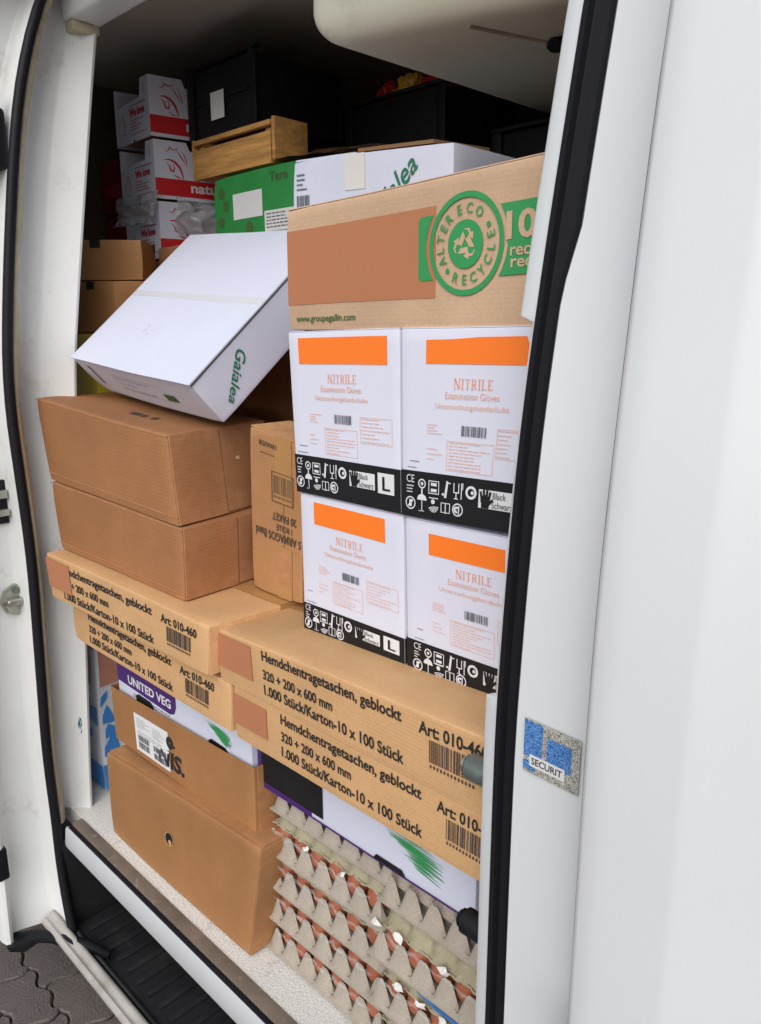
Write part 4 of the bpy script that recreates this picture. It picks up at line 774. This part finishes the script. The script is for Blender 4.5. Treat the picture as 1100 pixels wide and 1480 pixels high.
# open brown fruit cartons by the pillar
for (c0, z0, z1, aa, bb, la, lb_, lab) in ((Vector((-1.845, .955)), 1.20, 1.325, Vector((-.96, -.28)), Vector((.28, .96)), .22, .15, 'brown fruit carton with hand holes, lower of two beside the pillar'), (Vector((-1.835, 1.03)), 1.328, 1.425, Vector((-.72, -.69)), Vector((.69, .72)), .26, .05, 'brown fruit carton with a notch, upper of two beside the pillar')):
    q = [tuple(c0 + aa * la) + (z0,), tuple(c0) + (z0,), tuple(c0) + (z1,), tuple(c0 + aa * la) + (z1,)]
    if 'upper' in lab: bb = Vector((-.69, .72)); lb_ = .12
    t, F = carton('open_fruit_carton', lab, None, m_card_mid, 'brown fruit cartons', q=q, d=(bb.x * lb_, bb.y * lb_, 0), amp=.001, n=4)
    for f, s in ((F['f'], .55 if 'upper' in lab else .62), (F['r'], .88)):
        M = Mesh(); flat(M, f, [(s - .05, .80), (s + .05, .80), (s + .05, 1.0), (s - .05, 1.0)] if 'upper' in lab else [(s - .06, .84), (s + .06, .84), (s + .06, .99), (s - .06, .99)], .0012); M.out('hand_hole', m_black_print, t)
t, F = carton('yellow_carton', 'yellow carton in the shadow behind the white pillar', None, m_yellow, q=[(-2.20, .885, .47), (-1.835, .885, .47), (-1.835, .885, 1.196), (-2.20, .885, 1.196)], d=(0, .22, 0), n=5)
M = Mesh(); rect(M, F['f'], .1, .98, .62, .70); rect(M, F['r'], .05, .95, .62, .70); M.out('dark_stripe', m_ink, t)
# printed soft pack in the gap beside the pillar
t = thing('printed_pack', 'blue and white printed plastic pack standing beside the pillar', 'package', (-1.90, .84, 0))
b, F = hexbox('pack_film', [(-2.02, .80, .002), (-1.80, .80, .002), (-1.80, .80, .46), (-2.02, .80, .46)], (0, .085, 0), m_packwhite, t, .010, .012, 8)
f = F['r']; ff = F['f']
for g, nm in ((f, 'r'), (ff, 'f')):
    M = Mesh(); rnd = random.Random(31)
    for k in range(9):
        y = .42 + rnd.uniform(-.2, .12); s = rnd.uniform(0, .8); flat(M, g, [(s, y), (min(1, s + rnd.uniform(.2, .5)), y + rnd.uniform(-.05, .05)), (min(1, s + rnd.uniform(.1, .4)), y + .09), (s + .02, y + .06)], .003 + k * .0001)
    M.out('blue_print', m_packblue, t)
    slab('peach_print', g, .10, .85, .66, .88, .0004, m_packskin, t, off=.0020); slab('dark_print', g, .0, 1, .90, 1.0, .0004, m_packdark, t, off=.0022); slab('blue_print', g, .0, 1, .02, .17, .0004, m_packblue, t, off=.0022)
# wooden crate
t = thing('wooden_crate', 'small wooden crate on top of the green carton', 'crate', (-1.66, 1.35, 1.585))
Wx0, Wx1, Wy, Wz0, Wz1 = -1.835, -1.522, 1.20, 1.583, 1.677
box('plank', (Wx0, Wy, Wz0 + .006), (Wx1 + .0, Wy + .008, Wz1 - .022), m_wood, t, .002); box('rail', (Wx0 - .004, Wy - .004, Wz1 - .012), (Wx1 + .004, Wy + .012, Wz1), m_wood, t, .002); box('rail', (Wx0 - .003, Wy - .004, Wz0), (Wx1 + .003, Wy + .010, Wz0 + .005), m_wood, t, .001)
for x in (Wx0 + .008, Wx1 - .03): box('post', (x, Wy + .009, Wz0 + .006), (x + .022, Wy + .03, Wz1 - .013), m_wood, t, .002)
box('end_board', (Wx1 + .0045, Wy + .0, Wz0 + .004), (Wx1 + .016, Wy + .10, Wz1 + .006), m_wood, t, .002); box('end_board', (Wx0 - .014, Wy, Wz0 + .004), (Wx0 - .0045, Wy + .10, Wz1 + .004), m_wood, t, .002); box('back_board', (Wx0, Wy + .090, Wz0 + .006), (Wx1, Wy + .098, Wz1), m_wood, t, .002); box('base_board', (Wx0, Wy + .013, Wz0 + .001), (Wx1, Wy + .089, Wz0 + .005), m_wood, t, .001)
# brown film hanging from the wooden crate
bm = bmesh.new(); bmesh.ops.create_grid(bm, x_segments=14, y_segments=10, size=.5)
for v in bm.verts:
    a, b = v.co.x + .5, v.co.y + .5; k = noise.noise(Vector((a * 4, b * 4, 1))); v.co = Vector((-1.515 + a * .30, 1.195 + .03 * k + b * .22, 1.592 - .02 * a + .055 * b * (1 - .4 * a) + .022 * k))
tag(bm_obj('wrapping_sheet', bm, mat('brown_film', (.16, .085, .05), .25, bump=.5, bscale=25), None, smooth=True, org=(-1.37, 1.28, 1.585)), 'brown crumpled wrapping sheet right of the wooden crate', 'wrapping')
# green carton
t, F = carton('green_carton', 'green carton with white label under the wooden crate', None, m_green_box, q=[(-1.745, 1.19, 1.425), (-1.40, 1.19, 1.425), (-1.40, 1.19, 1.575), (-1.745, 1.19, 1.572)], d=(0, .3, 0), n=5); f = F['f']
slab('label', f, .24, .58, .30, .70, .0003, m_label, t, off=.001); slab('label', f, .60, .98, .05, .36, .0003, m_label, t, off=.001); letters('lettering', f, 'Tara', (.66, .86, .78, .92), m_green_dark, t, .03)
for a, b in ((.08, .3), (.15, .55), (.1, .75), (.42, .16)):
    M = Mesh(); ring(M, f, a, b, .0002, .014, .0012, 7); M.out('leaf_print', m_green_dark, t)
M = Mesh(); fine_lines(M, f, (.62, .96, .08, .33), 5, 101, False, .003); M.out('small_print', m_grey_ink, t)
# black plastic crates
def black_crate(label, x0, x1, y0, y1, z0, z1, lab=False):
    t = thing('plastic_crate', label, 'crate', ((x0 + x1) / 2, (y0 + y1) / 2, z0), 'black plastic crates'); w_ = .008
    box('base', (x0 + w_, y0 + w_, z0), (x1 - w_, y1 - w_, z0 + .006), m_blackcrate, t, .001)
    for (a, b, nm) in (((x0, y0, z0), (x1, y0 + w_, z1), 'side_wall'), ((x0, y1 - w_, z0), (x1, y1, z1), 'side_wall'), ((x0, y0 + w_ + .0005, z0), (x0 + w_, y1 - w_ - .0005, z1), 'end_wall'), ((x1 - w_, y0 + w_ + .0005, z0), (x1, y1 - w_ - .0005, z1), 'end_wall')): box(nm, a, b, m_blackcrate, t, .002)
    for x in (x0 + .0, x1 - .02): box('corner_post', (x - .004, y0 - .006, z0), (x + .024, y0 - .0005, z1 + .004), m_blackcrate, t, .003)
    box('rim', (x0 - .005, y0 - .008, z1 + .0045), (x1 + .005, y0 + .012, z1 + .014), m_blackcrate, t, .003); box('rib', (x0 + .03, y0 - .005, (z0 + z1) / 2), (x1 - .03, y0 - .0005, (z0 + z1) / 2 + .008), m_blackcrate, t, .001)
    if lab: slab('label', Face([(x0, y0 - .0055, z0), (x1, y0 - .0055, z0), (x1, y0 - .0055, z1), (x0, y0 - .0055, z1)]), .36, .56, .22, .62, .0004, m_label, t, off=.0006)
    return t
black_crate('black plastic crate with a small white label above the wooden crate', -1.885, -1.60, 1.225, 1.50, 1.686, 1.845, True)
black_crate('long low black plastic crate holding peppers behind the white carton', -1.60, -1.265, 1.52, 1.80, 1.422, 1.765)
black_crate('black plastic crate in deep shadow under the roof liner', -1.15, -.60, 1.56, 1.90, 1.503, 1.64)
for k, (x, y, z, m_, lab) in enumerate(((-1.50, 1.58, 1.788, m_pepper_r, 'red pepper at the left end of the long black crate'), (-1.42, 1.57, 1.790, m_pepper_y, 'yellow pepper in the middle of the long black crate'), (-1.34, 1.58, 1.783, m_pepper_r, 'red pepper at the right end of the long black crate'), (-.98, 1.62, 1.620, m_pepper_r, 'red pepper in the shadowed black crate under the roof liner'), (-.84, 1.62, 1.620, m_pepper_y, 'yellow pepper in the shadowed black crate under the roof liner'))):
    blob('pepper', lab, (x, y, z), (.040, .034, .036), m_, 20 + k, 'pepper', 'peppers in the crates')

# ================================================================ eggs
PT = .048; NC = 6; TH = .046
def tray_mesh():
    K = 8; N = NC * K; tri = lambda x: abs(1 - 2 * (x - math.floor(x))); v = []
    def h(x, y):
        a, b = tri(x), tri(y); a2, b2 = min(1, a * 1.48), min(1, b * 1.18); return TH * (.10 + .86 * min(1.0, (1 - (1 - a2) ** 1.15) * (b ** 3.6 if y < .5 else b2)))
    def hc(x, y):
        cx_, cy_ = x - math.floor(x) - .5, y - math.floor(y) - .5; r_ = math.hypot(cx_, cy_); return min(h(x, y), TH * (.08 + 2.4 * max(0, r_ - .18))) if r_ < .5 else h(x, y)
    for i in range(N + 1):
        for j in range(N + 1):
            x, y = i / K, j / K; z = hc(x, y) if 0 < i < N and 0 < j < N else h(x, y); rn = noise.noise(Vector((x * 3, y * 3, 0))) * .0012
            v.append((x * PT, y * PT, z + rn))
    f = grid_faces(N + 1, N + 1); base = len(v)
    rim = [i * (N + 1) for i in range(N)] + [N * (N + 1) + j for j in range(N)] + [i * (N + 1) + N for i in range(N, 0, -1)] + [j for j in range(N, 0, -1)]
    c_ = NC * PT / 2
    for lvl, (o_, z_) in enumerate(((.010, .008), (.0165, .0045), (.0165, .001))):
        for r_ in rim:
            x, y, z = v[r_]; dx = -o_ if x < 1e-6 else (o_ if x > NC * PT - 1e-6 else 0); dy = -o_ if y < 1e-6 else (o_ if y > NC * PT - 1e-6 else 0); v.append((x + dx, y + dy, z_))
    n = len(rim)
    for lvl in range(3):
        for k in range(n):
            k2 = (k + 1) % n; a, b = (rim[k], rim[k2]) if lvl == 0 else (base + (lvl - 1) * n + k, base + (lvl - 1) * n + k2); f.append((a, b, base + lvl * n + k2, base + lvl * n + k))
    me = bpy.data.meshes.new('egg_tray'); me.from_pydata(v, [], f); me.update(); me.materials.append(m_pulp)
    me.polygons.foreach_set('use_smooth', [True] * len(me.polygons)); me.set_sharp_from_angle(angle=R(50)); return me
tme = tray_mesh()
bm = bmesh.new(); bmesh.ops.create_uvsphere(bm, u_segments=18, v_segments=12, radius=1)
for v in bm.verts: k = 1 - .16 * v.co.z; v.co = Vector((v.co.x * .0215 * k, v.co.y * .0215 * k, v.co.z * .028))
eme = bpy.data.meshes.new('egg'); bm.to_mesh(eme); bm.free(); eme.materials.append(m_egg); eme.polygons.foreach_set('use_smooth', [True] * len(eme.polygons))
rnd = random.Random(17); ordn = ['lowest', 'second', 'third', 'fourth', 'top']
def tray(x, y, z, label, tilt=0.0, flip=False):
    o = bpy.data.objects.new('egg_tray', tme); COL.objects.link(o); o.location = (x, y, z); o.rotation_euler = (tilt, rnd.uniform(-.006, .006), rnd.uniform(-.012, .012)); return tag(o, label, 'egg tray', 'grey pulp egg trays')
def egg(x, y, z, label, grp):
    o = bpy.data.objects.new('egg', eme); COL.objects.link(o); o.location = (x, y, z); o.rotation_euler = (rnd.uniform(-.25, .25), rnd.uniform(-.25, .25), rnd.uniform(0, 6)); o.scale = [rnd.uniform(.98, 1.08)] * 3; tag(o, label, 'egg', grp)
LX, RX, EY = -1.052, -.752, .785
def lid_mesh(hd):
    K = 8; N = NC * K; v = []
    for i in range(N + 1):
        for j in range(N + 1):
            x, y = i / K, j / K; cx_, cy_ = x - min(NC - 1, math.floor(x)) - .5, y - min(NC - 1, math.floor(y)) - .5; r_ = math.hypot(cx_, cy_); e_ = min(x, y, NC - x, NC - y)
            cell = noise.cell(Vector((math.floor(min(x, NC - .01)) + .5, math.floor(min(y, NC - .01)) + .5, hd * 100))); z = hd * (.88 + .10 * cell) * max(.0, min(1.0, 1.75 * (1 - (r_ / .56) ** 2))); z = max(z, hd * .42 * min(1, e_ * 3)); rn = noise.noise(Vector((x * 2.5, y * 2.5, 5))) * .002
            v.append((x * PT, y * PT + .003, z + (rn if e_ > 0 else 0)))
    f = grid_faces(N + 1, N + 1); base = len(v); rim = [i * (N + 1) for i in range(N)] + [N * (N + 1) + j for j in range(N)] + [i * (N + 1) + N for i in range(N, 0, -1)] + [j for j in range(N, 0, -1)]; n = len(rim)
    for o_, z_ in ((.003, .0015), (.0045, -.0005), (.003, -.0030), (-.004, -.0035)):
        for k, r_ in enumerate(rim):
            x, y, z = v[r_]; wv = .0012 * math.sin(k * .9) + .0008 * math.sin(k * 2.3); dx = -o_ if x < 1e-6 else (o_ if x > NC * PT - 1e-6 else 0); dy = -o_ if y < .0031 else (o_ if y > NC * PT + .0029 else 0); v.append((x + dx, y + dy + wv * .8, z_ + wv))
    for lvl in range(4):
        for k in range(n):
            k2 = (k + 1) % n; a, b = (rim[k], rim[k2]) if lvl == 0 else (base + (lvl - 1) * n + k, base + (lvl - 1) * n + k2); f.append((a, b, base + lvl * n + k2, base + lvl * n + k))
    me = bpy.data.meshes.new('egg_tray_lid'); me.from_pydata(v, [], f); me.update(); me.materials.append(m_pulp_olive)
    me.polygons.foreach_set('use_smooth', [True] * len(me.polygons)); me.set_sharp_from_angle(angle=R(50)); return me
m_pulp_olive = mat('olive_pulp', (.36, .32, .215), rough=.9, var=.14, vscale=18, fine=.12, fscale=400, bump=.5, bscale=300)
lme, lmeR = lid_mesh(.026), lid_mesh(.038)
def lid(x, y, z, label, me, par=None):
    o = bpy.data.objects.new('lid' if par else 'egg_tray', me); COL.objects.link(o); o.location = (x, y, z); o.rotation_euler = (rnd.uniform(-.008, .008), rnd.uniform(-.006, .006), rnd.uniform(-.01, .01))
    if par: o.parent = par; o.location = Vector((x, y, z)) - par.location; return o
    return tag(o, label, 'egg tray', 'loose olive pulp trays')
for k in range(4):
    z = .003 + k * .0755; nm = ordn[k]
    tr = tray(LX, EY, z, f'grey pulp egg tray with eggs, {nm} from the floor in the left stack')
    for i in range(6): egg(LX + (i + .5) * PT + rnd.uniform(-.003, .003), EY + .5 * PT - .002, z + .037 + rnd.uniform(-.002, .002), f'brown egg in the {nm} tray of the left egg stack', f'eggs in the {nm} tray of the left stack')
    lid(LX, EY + .004, z + .0525, f'olive pulp lid over the {nm} egg tray of the left stack', lme, tr)
for k in range(3):
    z = .003 + k * .0945; nm = ordn[k]
    tr = tray(RX, EY - .012, z, f'grey pulp egg tray with eggs, {nm} from the floor in the right stack')
    for i in range(6): egg(RX + (i + .5) * PT + rnd.uniform(-.003, .003), EY - .014 + .5 * PT, z + .037 + rnd.uniform(-.002, .002), f'brown egg in the {nm} tray of the right egg stack', f'eggs in the {nm} tray of the right stack')
    lid(RX, EY - .008, z + .0525, f'olive pulp lid over the {nm} egg tray of the right stack', lmeR, tr)
tray(LX + .004, EY + .02, .3050, 'empty pulp tray on top of the left egg stack, under the white crate')
tray(RX + .002, EY + .01, .2830, 'empty pulp tray lying on the lid of the right egg stack'); tray(RX + .006, EY + .035, .3060, 'topmost empty pulp tray of the right stack, touching the white crate')
# film and torn paper caught on the trays
def film(label, pts, wd, m, seed, cat='film', name='plastic_film', group='clear film wrapped round the egg trays'):
    rn = random.Random(seed); v = []; n = len(pts)
    for i, p in enumerate(pts):
        for s in (-1, -.3, .35, 1):
            v.append((p[0] + rn.uniform(-.004, .004), p[1] - .002 - rn.uniform(0, .006), p[2] + s * wd / 2 * rn.uniform(.5, 1.2)))
    o = obj(name, v, grid_faces(n, 4), m, None, False, org=pts[0]); return tag(o, label, cat, group)
for k in range(4):
    z = .003 + k * .0755 + .050; film(f'strip of clear film along the {ordn[k]} left egg tray', [(LX + .01 + i * .014, EY - .004 - .004 * (i % 2), z + .003 * math.sin(i * 1.7)) for i in range(20)], .007, m_film, 40 + k)
for k in range(3):
    z = .003 + k * .0945 + .052; film(f'strip of clear film along the {ordn[k]} right egg tray', [(RX + .0 + i * .014, EY - .016 - .004 * (i % 2), z + .003 * math.sin(i * 1.3)) for i in range(20)], .006, m_film, 50 + k)
sidx = ['at the left corner', 'above the first gap', 'above the second gap', 'above the third gap', 'above the fourth gap', 'above the last gap']
def scrap(label, x, y, z, r_, seed):
    bm = bmesh.new(); rn = random.Random(seed); n = 9; c = bm.verts.new((0, -.006, 0)); ring_ = [bm.verts.new((r_ * rn.uniform(.5, 1.1) * math.cos(k * 2 * math.pi / n), rn.uniform(-.003, .004), r_ * .75 * rn.uniform(.5, 1.1) * math.sin(k * 2 * math.pi / n))) for k in range(n)]
    for k in range(n): bm.faces.new((c, ring_[k], ring_[(k + 1) % n]))
    bmesh.ops.translate(bm, verts=bm.verts, vec=(x, y, z)); tag(bm_obj('paper_scrap', bm, m_scrap, None, org=(x, y, z)), label, 'paper scrap', 'torn white paper on the egg trays')
for k, (i, l) in enumerate(((1, 1), (2, 1), (3, 1), (4, 1), (0, 2), (1, 2), (3, 2))): scrap(f'torn paper scrap {sidx[i]} on the {ordn[l]} lid, right egg stack', RX + (i - .1) * PT, EY - .017, .003 + l * .0945 + .058, .0135, 70 + k)
for k, (i, l) in enumerate(((2, 3), (4, 3))): scrap(f'torn paper scrap {sidx[i]} on the {ordn[l]} lid, left egg stack', LX + i * PT + .01, EY - .006, .003 + l * .0755 + .054, .009, 90 + k)
tag(tube('strap', [(-.66, .764, .186), (-.62, .758, .187), (-.54, .757, .189), (-.47, .757, .190)], .0032, m_blue, None, 8, org=(-.6, .752, .2)), 'thin blue plastic strap along the right egg trays', 'strap')
